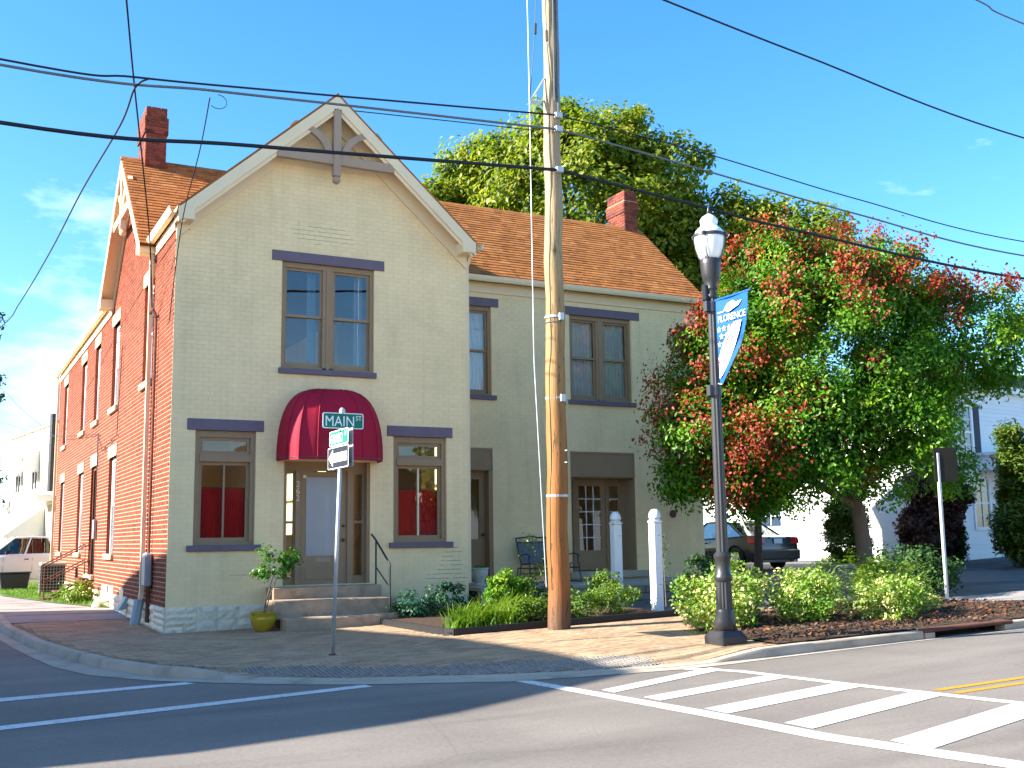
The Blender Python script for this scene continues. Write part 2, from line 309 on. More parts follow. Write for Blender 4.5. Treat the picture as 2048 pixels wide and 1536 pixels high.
def peeled(name, base, chip, boxes):
    """painted masonry whose paint has flaked off inside a few patches"""
    m, nt, b, out = nodes(name); g = N(nt, "NewGeometry"); sx = N(nt, "SeparateXYZ"); nt.links.new(g.outputs['Position'], sx.inputs[0])
    tot = None
    for (cx, cz, rx, rz) in boxes:
        a = N(nt, "Math", _operation='SUBTRACT'); a.inputs[1].default_value = cx; nt.links.new(sx.outputs['X'], a.inputs[0])
        a2 = N(nt, "Math", _operation='DIVIDE'); a2.inputs[1].default_value = rx; nt.links.new(a.outputs[0], a2.inputs[0])
        c = N(nt, "Math", _operation='SUBTRACT'); c.inputs[1].default_value = cz; nt.links.new(sx.outputs['Z'], c.inputs[0])
        c2 = N(nt, "Math", _operation='DIVIDE'); c2.inputs[1].default_value = rz; nt.links.new(c.outputs[0], c2.inputs[0])
        p = N(nt, "Math", _operation='MULTIPLY'); nt.links.new(a2.outputs[0], p.inputs[0]); nt.links.new(a2.outputs[0], p.inputs[1])
        q = N(nt, "Math", _operation='MULTIPLY_ADD'); nt.links.new(c2.outputs[0], q.inputs[0]); nt.links.new(c2.outputs[0], q.inputs[1]); nt.links.new(p.outputs[0], q.inputs[2])
        mr = N(nt, "MapRange"); mr.inputs['From Min'].default_value = 1.; mr.inputs['From Max'].default_value = .3; nt.links.new(q.outputs[0], mr.inputs['Value'])
        if tot is None: tot = mr.outputs[0]
        else:
            mxm = N(nt, "Math", _operation='MAXIMUM'); nt.links.new(tot, mxm.inputs[0]); nt.links.new(mr.outputs[0], mxm.inputs[1]); tot = mxm.outputs[0]
    n1 = N(nt, "TexNoise", Scale=5., Detail=6., Roughness=.7); nt.links.new(g.outputs['Position'], n1.inputs['Vector'])
    ml = N(nt, "Math", _operation='MULTIPLY'); nt.links.new(tot, ml.inputs[0]); nt.links.new(n1.outputs['Fac'], ml.inputs[1])
    cr = N(nt, "ValToRGB"); cr.color_ramp.elements[0].position = .44; cr.color_ramp.elements[1].position = .48; nt.links.new(ml.outputs[0], cr.inputs[0])
    n2 = N(nt, "TexNoise", Scale=1.2, Detail=5.); nt.links.new(g.outputs['Position'], n2.inputs['Vector'])
    rgb = N(nt, "RGB"); rgb.outputs[0].default_value = (*base, 1); cc = vary(nt, rgb.outputs[0], n2.outputs['Fac'], .86, 1.14)
    mps = N(nt, "Mapping"); mps.inputs['Scale'].default_value = (1, 1, .13); nt.links.new(g.outputs['Position'], mps.inputs['Vector']); ns_ = N(nt, "TexNoise", Scale=3.2, Detail=6., Roughness=.65); nt.links.new(mps.outputs[0], ns_.inputs['Vector'])
    mst = N(nt, "MapRange"); mst.inputs['From Min'].default_value = .5; mst.inputs['From Max'].default_value = .72; mst.inputs['To Min'].default_value = 1.; mst.inputs['To Max'].default_value = .91; nt.links.new(ns_.outputs['Fac'], mst.inputs['Value'])
    vst = N(nt, "VectorMath", _operation='SCALE'); nt.links.new(cc, vst.inputs[0]); nt.links.new(mst.outputs[0], vst.inputs['Scale']); cc = vst.outputs[0]
    if name == 'flaking cream paint': cc = vary(nt, cc, island(nt), .975, 1.025)
    mxr = N(nt, "MixRGB"); mxr.inputs['Color2'].default_value = (*chip, 1); nt.links.new(cr.outputs[0], mxr.inputs['Fac']); nt.links.new(cc, mxr.inputs['Color1'])
    nt.links.new(mxr.outputs[0], b.inputs['Base Color']); b.inputs['Roughness'].default_value = .8
    return m
M['cream'] = peeled('flaking cream paint', (.94, .70, .39), (.2, .13, .09), [(5.65, .66, .5, .12)])
M['creamjoint'] = peeled('flaking joint', (.88, .65, .36), (.06, .04, .03), [(2.9, 7.75, 1.15, .33), (5.6, .85, .75, .35), (5.7, 1.2, .4, .5), (1.55, .98, .6, .1)])

# ------------------------------------------------------------------ ground shape
def G(x, y):
    x = min(x, 32.); y = min(y, 60.)
    g = .025*max(0, x-1)
    if y > 0: g += min(.017*y, .17+.006*(y-10)) if y > 10 else .017*y
    return g
CURB = [(-2.62, 60), (-2.62, 20), (-2.6, 10), (-2.5, 3), (-2.2, -.3), (-1.95, -2.3), (-1.6, -4.2), (-1.18, -5.55), (-.7, -6.15), (-.25, -6.6), (.5, -7.25), (1.7, -8.05), (2.5, -8.55), (3.4, -8.95), (4.6, -9.25), (5.3, -9.3), (6, -9.32), (8.5, -9.28), (10.8, -9.3), (14, -9.3), (22, -9.3), (70, -9.3)]
GUT = [(-2.8, 60), (-2.8, 20), (-2.76, 8), (-2.62, 1.5), (-2.38, -1.57), (-2.17, -3.66), (-1.86, -4.98), (-1.25, -6.07), (-.75, -6.6), (-.46, -6.88), (.21, -7.5), (1.59, -8.4), (2.38, -8.96), (3.2, -9.2), (4.5, -9.5), (5.3, -9.52), (6, -9.47), (8.5, -9.4), (10.8, -9.42), (14, -9.42), (22, -9.42), (70, -9.42)]
RAMP = [(-.05, -6.75), (.5, -7.25), (1.7, -8.05), (2.5, -8.55), (3.4, -8.95), (4.6, -9.25), (4.9, -9.28)]
def segdist(p, poly):
    d = 1e9
    for (ax, ay), (bx, by) in zip(poly, poly[1:]):
        vx, vy = bx-ax, by-ay; t = max(0, min(1, ((p[0]-ax)*vx+(p[1]-ay)*vy)/(vx*vx+vy*vy))); d = min(d, math.hypot(p[0]-ax-t*vx, p[1]-ay-t*vy))
    return d
def hs(x, y):
    if -3 < x < 8 and -11 < y < -4:
        t = min(1, segdist((x, y), RAMP)/1.25); t = t*t*(3-2*t)
        return G(x, y) - .112*(1-t)
    return G(x, y)
def inside(p, poly):
    x, y = p; c = False; j = len(poly)-1
    for i in range(len(poly)):
        if (poly[i][1] > y) != (poly[j][1] > y) and x < (poly[j][0]-poly[i][0])*(y-poly[i][1])/(poly[j][1]-poly[i][1])+poly[i][0]: c = not c
        j = i
    return c
def sheet(name, poly, zf, m, step=1., parent=None, thick=0):
    b = bmesh.new(); vs = [b.verts.new((x, y, 0)) for x, y in poly]; b.faces.new(vs); bmesh.ops.triangulate(b, faces=b.faces[:])
    xs = [p[0] for p in poly]; ys = [p[1] for p in poly]
    for ax, lo, hi in ((0, min(xs), max(xs)), (1, min(ys), max(ys))):
        k = math.floor(lo/step)*step
        while k < hi:
            if k > lo:
                co = (k, 0, 0) if ax == 0 else (0, k, 0); no = (1, 0, 0) if ax == 0 else (0, 1, 0)
                bmesh.ops.bisect_plane(b, geom=b.verts[:]+b.edges[:]+b.faces[:], plane_co=co, plane_no=no, dist=1e-5)
            k += step
    for v in b.verts: v.co.z = zf(v.co.x, v.co.y)
    if thick:
        ed = [e for e in b.edges if e.is_boundary]
        r = bmesh.ops.extrude_edge_only(b, edges=ed)
        for v in [g for g in r['geom'] if isinstance(g, bmesh.types.BMVert)]: v.co.z -= thick
    bmesh.ops.recalc_face_normals(b, faces=b.faces)
    if sum(f.normal.z for f in b.faces) < 0: bmesh.ops.reverse_faces(b, faces=b.faces[:])
    me = bpy.data.meshes.new(name); b.to_mesh(me); b.free(); me.materials.append(m)
    return link(name, me, parent)
def offset(poly, d):
    out = []
    for i, p in enumerate(poly):
        a = Vector(poly[max(i-1, 0)]); c = Vector(poly[min(i+1, len(poly)-1)]); t = (c-a).normalized(); n = Vector((-t.y, t.x)); out.append((p[0]+n.x*d, p[1]+n.y*d))
    return out
def strip(name, A, B, zA, zB, m, parent=None):
    mb = MB(); n = len(A)
    mb.v = [(x, y, zA(x, y)) for x, y in A]+[(x, y, zB(x, y)) for x, y in B]
    for i in range(n-1): mb.f.append((i, i+1, n+i+1, n+i)); mb.m.append(0)
    return mb
def dens(poly, step=.4):
    out = []
    for a, b in zip(poly, poly[1:]):
        k = max(1, int(math.dist(a, b)/step)) if math.dist(a, b) < 12 else 12
        for i in range(k): t = i/k; out.append((a[0]+(b[0]-a[0])*t, a[1]+(b[1]-a[1])*t))
    return out+[poly[-1]]
# ------------------------------------------------------------------ the setting
def big():
    xs = sorted(set(list(range(-400, -40, 60))+list(range(-40, 60, 4))+list(range(60, 420, 60))+[1])); ys = sorted(set(list(range(-200, -40, 40))+list(range(-40, 70, 3))+list(range(70, 700, 70))+[0, 10]))
    return xs, ys
xs, ys = big(); gm = MB(); gm.v = [(x, y, G(x, y)-.17) for y in ys for x in xs]
for j in range(len(ys)-1):
    for i in range(len(xs)-1): a = j*len(xs)+i; gm.f.append((a, a+1, a+1+len(xs), a+len(xs))); gm.m.append(0)
tag(gm.build('ground', mat('dry grass ground', (.12, .13, .05), .95, .2, .3), recalc=False), 'open ground of grass and earth around the street corner', kind='structure')
RX = [-60, -40, -25, -15, -11]+list(range(-8, 1))+[1]+list(range(2, 30, 2))+[32, 60, 90]
def grid(name, xs, ys, dz, m):
    g = MB(); g.v = [(x, y, G(x, y)+dz) for y in ys for x in xs]; w = len(xs)
    for j in range(len(ys)-1):
        for i in range(w-1): a = j*w+i; g.f.append((a, a+1, a+1+w, a+w)); g.m.append(0)
    return g.build(name, m, recalc=False)
tag(grid('road', RX, [-40, -30, -26, -20, -14, -9, -6, -4, -2, 0], -.12, M['asphalt']), 'grey asphalt of the main road and its junction', kind='structure')
tag(grid('side_road', [-14, -11, -8, -5, -2.5], [0, 5, 10, 20, 30, 40, 60, 90], -.119, M['asphalt']), 'asphalt side road running back along the red brick wall', kind='structure')
# gutter pan and kerb
cd_, gd_ = dens(CURB), dens(GUT)
def resample(poly, n):
    ds = [0]
    for a, b in zip(poly, poly[1:]): ds.append(ds[-1]+math.dist(a, b))
    out = []; j = 0
    for i in range(n):
        t = ds[-1]*i/(n-1)
        while j < len(ds)-2 and ds[j+1] < t: j += 1
        f = (t-ds[j])/(ds[j+1]-ds[j]); out.append((poly[j][0]+(poly[j+1][0]-poly[j][0])*f, poly[j][1]+(poly[j+1][1]-poly[j][1])*f))
    return out
def between(A, B):            # match vertex by vertex along equal parameter
    out = []
    for (a0, a1, b0, b1) in zip(A, A[1:], B, B[1:]):
        for k in range(6): t = k/6; out.append(((a0[0]+(a1[0]-a0[0])*t, a0[1]+(a1[1]-a0[1])*t), (b0[0]+(b1[0]-b0[0])*t, b0[1]+(b1[1]-b0[1])*t)))
    return out
pr = between(GUT, CURB); mb = MB(); n = len(pr)
mb.v = [(a[0], a[1], G(*a)-.114) for a, b in pr]+[(b[0]+.02, b[1]+.02, G(*b)-.117) for a, b in pr]
for i in range(n-1): mb.f.append((i, i+1, n+i+1, n+i)); mb.m.append(0)
tag(mb.build('gutter', M['concrete'], recalc=False), 'pale concrete gutter pan along the kerb', kind='structure')
kerb = thing('kerb', (0, 0, 0), 'concrete kerb curving round the street corner', 'kerb'); kerb["kind"] = 'structure'; del kerb["category"]
cpts = [b for a, b in pr]; inn = offset(cpts, .17); joints = []
def kerb_piece(i0, i1):
    A = cpts[i0:i1+1]; B = inn[i0:i1+1]; k = MB(); n = len(A); t = .03
    rows = [[(a[0], a[1], G(*a)-.2) for a in A], [(a[0]*(1)+(b[0]-a[0])*.06, a[1]+(b[1]-a[1])*.06, max(hs(*a)-t, G(*a)-.112)) for a, b in zip(A, B)], [(a[0]+(b[0]-a[0])*.2, a[1]+(b[1]-a[1])*.2, hs(*a)+.004) for a, b in zip(A, B)], [(b[0], b[1], hs(*b)+.004) for b in B], [(b[0], b[1], G(*b)-.2) for b in B]]
    for r in rows: k.v += r
    for r in range(4):
        for i in range(n-1): k.f.append((r*n+i, r*n+i+1, (r+1)*n+i+1, (r+1)*n+i)); k.m.append(0)
    k.f.append(tuple(r*n for r in range(5))); k.f.append(tuple(r*n+n-1 for r in range(5))); k.m += [0, 0]
    o = k.build('kerb_stone', M['concrete'], kerb); return smoothang(o, 35)
INLET = (8.95, 10.85)
idx = [0, 6, 9, 12, 15, 18, 21, 24, 27, 30, 36, 42, 48, 54, 60, 66, 72, 78, 84, 90, 96]
i = 0
cuts = [0]; acc = 0
for i in range(1, n):
    acc += math.dist(cpts[i-1], cpts[i])
    if acc > 2.4: cuts.append(i); acc = 0
cuts.append(n-1)
for a, b in zip(cuts, cuts[1:]):
    if cpts[b][0] > INLET[0]-.1 and cpts[a][0] < INLET[1]+.1 and cpts[a][1] < -8: continue
    if b > a: kerb_piece(a, b)
# fill the kerb beside the inlet, then the inlet itself
ks = [cpts[b] for a, b in zip(cuts, cuts[1:]) if cpts[b][0] > INLET[0]-.1 and cpts[a][0] < INLET[1]+.1 and cpts[a][1] < -8]
ka = [cpts[a] for a, b in zip(cuts, cuts[1:]) if cpts[b][0] > INLET[0]-.1 and cpts[a][0] < INLET[1]+.1 and cpts[a][1] < -8]
x0, x1 = min(p[0] for p in ka), max(p[0] for p in ks)
for a, b in ((x0, INLET[0]), (INLET[1], x1)):
    if b-a > .03:
        k = MB(); za, zb = G(a, -9), G(b, -9)
        k.hexa([(a, -9.29, za-.2), (b, -9.29, zb-.2), (b, -9.12, zb-.2), (a, -9.12, za-.2), (a, -9.28, za), (b, -9.28, zb), (b, -9.12, zb), (a, -9.12, za)]); k.build('kerb_stone', M['concrete'], kerb, bevel=.015)
dr = thing('storm_drain', (9.9, -9.2, .2), 'rusty iron storm drain inlet set into the kerb below the mulch bed', 'storm drain')
a, b = INLET; za, zb = G(a, -9)-.0, G(b, -9)
k = MB(); k.hexa([(a+.01, -9.31, za-.03), (b-.01, -9.31, zb-.03), (b-.01, -8.85, zb-.03), (a+.01, -8.85, za-.03), (a+.01, -9.31, za+.022), (b-.01, -9.31, zb+.022), (b-.01, -8.85, zb+.022), (a+.01, -8.85, za+.022)]); k.build('hood', M['rust'], dr, bevel=.015)
k = MB()
for (p, q) in ((a+.015, a+.2), (b-.2, b-.015)): k.box(p, q, -9.3, -9.12, za-.19, G(p, -9)-.032)
k.build('throat_block', M['concrete'], dr)
k = MB(); k.box(a+.21, b-.21, -9.0, -8.93, za-.3, za-.01); k.build('throat', M['dark'], dr)
k = MB(); k.box(a+.21, b-.21, -9.2, -8.99, za-.17, za-.12); k.build('sill', M['dark'], dr)

# pavements
inl = [p for p in inn]
PAVE = [p for p in inl if p[1] < 3.6 and p[0] < 14.3]
PAVE = [(inl[0][0]+.15, 3.6)]+PAVE
pave_poly = PAVE+[(14.3, -9.1), (14.3, -4.2), (8.3, -4.2), (8.3, -.2), (0.02, -.02), (0.02, 3.6)]
tag(sheet('pavement', pave_poly, lambda x, y: hs(x, y)-.014, M['pjoint'], 1.), 'clay brick pavement wrapping the street corner', kind='structure')
pavement = bpy.data.objects['pavement']
left_walk = [(-2.44, 60), (-2.44, 20), (-2.43, 10), (-2.33, 3.6), (0, 3.6), (0, 6.7), (-1.05, 9.3), (-2.0, 13.6), (-2.2, 24), (-2.2, 60)]
tag(sheet('side_pavement', left_walk, lambda x, y: G(x, y)-.002, M['walk'], 1.), 'grey concrete pavement beside the red brick wall', kind='structure')
k = MB()
for y in (3.62, 5.6, 7.6, 9.7, 12, 14.5): k.hexa([(-2.36, y, G(0, y)-.01), (-.06, y-.15, G(0, y)-.01), (-.06, y-.13, G(0, y)-.01), (-2.36, y+.02, G(0, y)-.01), (-2.36, y, G(0, y)+.0015), (-.06, y-.15, G(0, y)+.0015), (-.06, y-.13, G(0, y)+.0015), (-2.36, y+.02, G(0, y)+.0015)])
k.build('expansion_joint', M['dark'], bpy.data.objects['side_pavement'])
# pavers: the nearest 300 singly, the rest as one part
PL, PW = .235, .118; cells = []
BED = [(3.62, -4.45), (8.25, -4.4), (8.25, -.2), (3.62, -.2)]
MULCH = [(6.35, -9.13), (7.2, -9.13), (13.9, -9.13), (13.3, -6.9), (13.0, -5.4), (11.5, -4.9), (7.6, -5.3), (6.75, -6.9)]
TACT = [(-.15, -6.25), (.5, -7.05), (1.7, -7.85), (2.5, -8.35), (3.4, -8.75), (4.65, -9.02), (4.45, -8.35), (3.5, -8.1), (2.6, -7.75), (1.8, -7.3), (.75, -6.45), (.1, -5.95)]
row = 0; y = -9.2
while y < 3.5:
    x = -2.4 - (PL/2 if row % 2 else 0)
    while x < 14.2:
        cx, cy = x+PL/2, y+PW/2
        if inside((cx, cy), pave_poly) and not inside((cx, cy), BED) and not inside((cx, cy), MULCH):
            ok = all(inside((x+a, y+b), pave_poly) for a in (.03, PL-.03) for b in (.02, PW-.02))
            if ok: cells.append((x, y, inside((cx, cy), TACT)))
        x += PL
    y += PW; row += 1
pm = MB(); pm.box(-PL/2+.004, PL/2-.004, -PW/2+.004, PW/2-.004, -.03, 0); me0 = bpy.data.meshes.new('paver'); me0.from_pydata(pm.v, [], pm.f); me0.materials.append(M['paver'])
near = sorted(cells, key=lambda c: math.hypot(c[0]+1-CAM.x*0-2.2, c[1]+9.4)+ (100 if c[2] else 0) + (3 if c[0] > 7 else 0))[:300]; nearset = set((c[0], c[1]) for c in near)
rest = MB(); tac = MB()
for (x, y, t) in cells:
    h = (rng.random()-.5)*.004
    x0, x1, y0, y1 = x+.004, x+PL-.004, y+.004, y+PW-.004
    if t:
        for q in range(4):
            xa, xb = x0+(x1-x0)*q/4, x0+(x1-x0)*(q+.6)/4
            z = [hs(a, b) for a, b in ((xa, y0), (xb, y0), (xb, y1), (xa, y1))]
            tac.hexa([(xa, y0, z[0]-.02), (xb, y0, z[1]-.02), (xb, y1, z[2]-.02), (xa, y1, z[3]-.02), (xa, y0, z[0]+.004), (xb, y0, z[1]+.004), (xb, y1, z[2]+.004), (xa, y1, z[3]+.004)], skip=(0,))
        continue
    if (x, y) in nearset:
        c = (x+PL/2, y+PW/2); o = link('paver', me0, pavement, (c[0], c[1], hs(*c)+h))
        sx, sy = (hs(x1, c[1])-hs(x0, c[1]))/(x1-x0), (hs(c[0], y1)-hs(c[0], y0))/(y1-y0); o.rotation_euler = (math.atan(sy), -math.atan(sx), 0)
    else:
        z = [hs(a, b)+h for a, b in ((x0, y0), (x1, y0), (x1, y1), (x0, y1))]
        rest.hexa([(x0, y0, z[0]-.02), (x1, y0, z[1]-.02), (x1, y1, z[2]-.02), (x0, y1, z[3]-.02), (x0, y0, z[0]), (x1, y0, z[1]), (x1, y1, z[2]), (x0, y1, z[3])], skip=(0,))
tag(rest.build('pavers', M['paver'], pavement, recalc=False), 'clay pavers of the brick pavement', kind='stuff')
tag(tac.build('tactile_strip', M['tactile'], pavement, recalc=False), 'dark ribbed warning strip at the kerb ramp', kind='stuff')
# crossing lines
def paint(name, pts, m, dz=-.1155):
    k = MB(); n = len(pts)
    return sheet(name, pts, lambda x, y: G(x, y)+dz, m, 1.)
marks = [('stop line on the side road nearest the kerb ramp', [(-4.6, -6.83), (-3.0, -6.73), (-.9, -6.48), (-.82, -6.7), (-3.02, -7.04), (-4.6, -7.17)]),
         ('long white crosswalk line across the side road', [(-6, -9.2), (-3.11, -8.87), (.92, -7.98), (.94, -8.2), (-3.12, -9.13), (-6, -9.47)]),
         ('near white edge line of the ladder crosswalk', [(2.445, -8.92), (2.627, -9.07), (2.93, -12.1), (3.02, -13.63), (3.35, -15.2), (3.7, -17), (3.42, -17), (3.088, -15.2), (2.783, -13.71), (2.711, -12.2)]),
         ('far white edge line of the ladder crosswalk', [(4.5, -9.5), (4.68, -9.5), (4.98, -10.05), (5.17, -11.65), (5.48, -13.55), (5.9, -16), (5.72, -16), (5.34, -13.6), (5.03, -11.7), (4.84, -10.1)])]
for lab, p in marks: tag(paint('road_marking', p, M['paint_w']), lab, 'road marking')
bars = [((2.86, -10.36), (4.86, -9.72), .26), ((2.93, -11.1), (4.98, -10.72), .30), ((2.98, -12.1), (5.07, -11.72), .36), ((3.06, -13.15), (5.22, -12.65), .36), ((3.18, -14.3), (5.4, -13.75), .42), ((3.3, -15.5), (5.6, -15), .4)]
ordn = ['first', 'second', 'third', 'fourth', 'fifth', 'sixth']
for i, ((ax, ay), (bx, by), w) in enumerate(bars):
    tag(paint('road_marking', [(ax, ay-w/2), (bx, by-w/2), (bx, by+w/2), (ax, ay+w/2)], M['paint_w'], -.1145), ordn[i]+' white crossbar of the crosswalk counted from the lamp post kerb', 'road marking', 'crossbars of the ladder crosswalk')
for i, (ya, yb) in enumerate(((-12.56, -12.43), (-12.80, -12.67))):
    tag(paint('road_marking', [(5.45, ya-.05), (60, yb-.05), (60, yb+.05), (5.45, ya+.05)], M['paint_y']), ('far' if i == 0 else 'near')+' line of the double yellow centre line on the road', 'road marking', 'yellow centre lines')

# lawn, beds, lot
tag(sheet('lawn', [(-.02, 6.75), (-.02, 21.5), (-2.2, 21.5), (-2.0, 13.7), (-1.05, 9.3)], lambda x, y: G(x, y)+.012, M['lawn'], 1.), 'patch of lawn beside the red brick wall', kind='structure')
def blades(name, pts, h, w, m, lean=.5, seg=3, label=None, parent=None, kind=None):
    V = []; Fc = []
    for (x, y, z) in pts:
        hh = h*rng.uniform(.5, 1.15); a = rng.uniform(0, 2*math.pi); d = Vector((math.cos(a), math.sin(a), 0)); sd = Vector((-d.y, d.x, 0)); st = len(V); ln = lean*rng.uniform(.3, 1.1)
        for k in range(seg+1):
            t = k/seg; c = Vector((x, y, z)) + d*(ln*hh*t*t) + Vector((0, 0, hh*(t-.35*ln*t*t))); ww = w*(1-t)**.6*.5 if k < seg else 0.0008
            V += [tuple(c-sd*ww), tuple(c+sd*ww)]
        for k in range(seg): Fc.append((st+2*k, st+2*k+1, st+2*k+3, st+2*k+2))
    k = MB(); k.v = V; k.f = Fc; k.m = [0]*len(Fc); o = k.build(name, m, parent, recalc=False)
    return o
pts = []
LW = [(-.05, 6.9), (-.05, 21.2), (-2.1, 21.2), (-1.95, 13.8), (-1.05, 9.5)]
while len(pts) < 5200:
    p = (rng.uniform(-2.2, 0), rng.uniform(6.8, 21.3))
    if inside(p, LW): pts.append((p[0], p[1], G(*p)+.01))
tag(blades('grass', pts, .1, .016, M['grass'], .6), 'bright green grass growing along the red wall', 'grass', kind='stuff')
tag(sheet('mulch_bed', MULCH, lambda x, y: G(x, y)+.02+.05*math.sin(min(1, segdist((x, y), MULCH+[MULCH[0]])/1.0)*1.57), M['soil'], .5), 'brown mulch bed behind the kerb around the red-leaved tree', kind='structure')
lot_poly = [(8.4, -4.2), (14.3, -4.2), (14.3, -9.12), (70, -9.12), (70, 60), (14.1, 60), (14.1, 2.3), (12.6, -.3)]
tag(sheet('car_park', lot_poly, lambda x, y: G(x, y)-.004+(0 if y > -6 else 0), M['lot'], 4.), 'shaded asphalt car park beside the house', kind='structure')
tag(sheet('driveway_apron', [(14.35, -8.0), (40, -8.0), (40, -5.4), (13.4, -5.4), (13.6, -6.6)], lambda x, y: G(x, y)+.006, M['walk'], 2.), 'concrete pavement strip crossing the car park entrance', kind='structure')

tag(sheet('far_pavement', [(-40, -24), (60, -24), (60, -16.6), (-40, -16.6)], lambda x, y: G(x, y)+.0, mat('pale concrete', (.5, .46, .4), .9, .08, 1.2), 4., thick=.14), 'pale concrete pavement on the far side of the main road behind the camera', kind='structure')
# ------------------------------------------------------------------ the corner house
house = thing('brick_house', (0, 0, 0), 'two-storey corner house, red brick side and cream painted brick front with brown shingle roof', 'house')
M['duskcurt'] = mat('dusky curtain', (.3, .33, .38), .9, .06, 5)
M['ylint'] = mat('ochre stone lintel', (.66, .54, .30), .8, .1, 4)
W, DW, X2, YB, HE = 6.09, 2.24, 13.92, 21.88, 7.55
RM, APX, RY, RZ = .892, 3.045, 5.27, 10.62
FF = Fr((0, 0, 0), (1, 0, 0), (0, -1, 0)); FS = Fr((0, 0, 0), (0, 1, 0), (-1, 0, 0)); FW = Fr((0, DW, 0), (1, 0, 0), (0, -1, 0))
BH, BL, JT = .0885, .226, .013
def walled(name, F, s0, s1, z0, zt, holes, mback, mbrick, proud, nind, keyf, top=None, reveal=.28, joint=JT, header=False, mrev=None, jv=None):
    jv = joint if jv is None else jv
    """backing wall with openings; bricks stand proud of it, laid around the openings"""
    bk = MB(); ss = sorted(set([s0, s1]+[h[0] for h in holes]+[h[1] for h in holes])); zs = sorted(set([z0, zt]+[h[2] for h in holes]+[h[3] for h in holes]))
    for a, b in zip(ss, ss[1:]):
        for c, d in zip(zs, zs[1:]):
            if any(h[0]-1e-6 <= a and b <= h[1]+1e-6 and h[2]-1e-6 <= c and d <= h[3]+1e-6 for h in holes): continue
            bk.face([F.P(a, 0, c), F.P(b, 0, c), F.P(b, 0, d), F.P(a, 0, d)])
    for (a, b, c, d) in holes:
        for p, q in (((a, c), (b, c)), ((b, c), (b, d)), ((b, d), (a, d)), ((a, d), (a, c))):
            bk.face([F.P(p[0], proud, p[1]), F.P(q[0], proud, q[1]), F.P(q[0], -reveal, q[1]), F.P(p[0], -reveal, p[1])], 1)
    if top: bk.face([F.P(*((s, 0, z))) for s, z in top])
    wall = bk.build(name, [mback, mrev or mbrick], house)
    full = []; cut = MB(); r = 0; z = z0
    zmax = max([zt]+[p[1] for p in top]) if top else zt
    while z < zmax-.02:
        zh = min(z+BH, zmax); hdr = header and r % 6 == 5; bl = BL/2 if hdr else BL
        s = s0 - (bl/2 if r % 2 else 0)
        while s < s1:
            a, b = max(s, s0), min(s+bl, s1); pieces = [(a, b, z, zh)] if b-a > .03 else []
            if top and z >= zt-.001:
                lo, hi = _span(top, zh)
                pieces = [(max(a, lo), min(b, hi), z, zh)] if min(b, hi)-max(a, lo) > .03 else []
            elif zh > zt and not top: pieces = [(a, b, z, zt)]
            for h in holes:
                nx = []
                for (p, q, c, d) in pieces:
                    if q <= h[0] or p >= h[1] or d <= h[2]+.002 or c >= h[3]-.002: nx.append((p, q, c, d)); continue
                    if c < h[2]-.02: nx.append((p, q, c, h[2]))
                    if d > h[3]+.02: nx.append((p, q, h[3], d))
                    cc, dd = max(c, h[2]), min(d, h[3])
                    if p < h[0]-.03: nx.append((p, h[0], cc, dd))
                    if q > h[1]+.03: nx.append((h[1], q, cc, dd))
                pieces = nx
            for (p, q, c, d) in pieces:
                if abs(q-p-BL) < 1e-4 and abs(d-c-BH) < 1e-4: full.append((p, c))
                else:
                    e = (rng.random()-.5)*proud*.25
                    cut.hexa([F.P(p+jv/2, proud+e, c+joint/2), F.P(q-jv/2, proud+e, c+joint/2), F.P(q-jv/2, -.001, c+joint/2), F.P(p+jv/2, -.001, c+joint/2), F.P(p+jv/2, proud+e, d-joint/2), F.P(q-jv/2, proud+e, d-joint/2), F.P(q-jv/2, -.001, d-joint/2), F.P(p+jv/2, -.001, d-joint/2)], skip=(4,))
            s += bl
        z += BH; r += 1
    full.sort(key=keyf); ind, oth = full[:nind], full[nind:]
    for p, c in oth:
        q, d = p+BL, c+BH; e = (rng.random()-.5)*proud*.25
        cut.hexa([F.P(p+jv/2, proud+e, c+joint/2), F.P(q-jv/2, proud+e, c+joint/2), F.P(q-jv/2, -.001, c+joint/2), F.P(p+jv/2, -.001, c+joint/2), F.P(p+jv/2, proud+e, d-joint/2), F.P(q-jv/2, proud+e, d-joint/2), F.P(q-jv/2, -.001, d-joint/2), F.P(p+jv/2, -.001, d-joint/2)], skip=(4,))
    b = MB(); o0 = F.o; FL = Fr((0, 0, 0), F.a, F.n); b.fbox(FL, jv/2, BL-jv/2, -.001, proud, joint/2, BH-joint/2); me = bpy.data.meshes.new('brick'); me.from_pydata(b.v, [], b.f); me.materials.append(mbrick)
    bb = bmesh.new(); bb.from_mesh(me); bmesh.ops.recalc_face_normals(bb, faces=bb.faces); bb.to_mesh(me); bb.free()
    for p, c in ind: link('brick', me, wall, F.P(p, (rng.random()-.5)*proud*.2, c))
    tag(cut.build('bricks', mbrick, wall, recalc=True), kind='stuff')
    return wall
def _span(top, z):
    pts = []
    for (a, b), (c, d) in zip(top, top[1:]+top[:1]):
        if (b-z)*(d-z) < 0: pts.append(a+(c-a)*(z-b)/(d-b))
    return (min(pts), max(pts)) if len(pts) >= 2 else (0, 0)
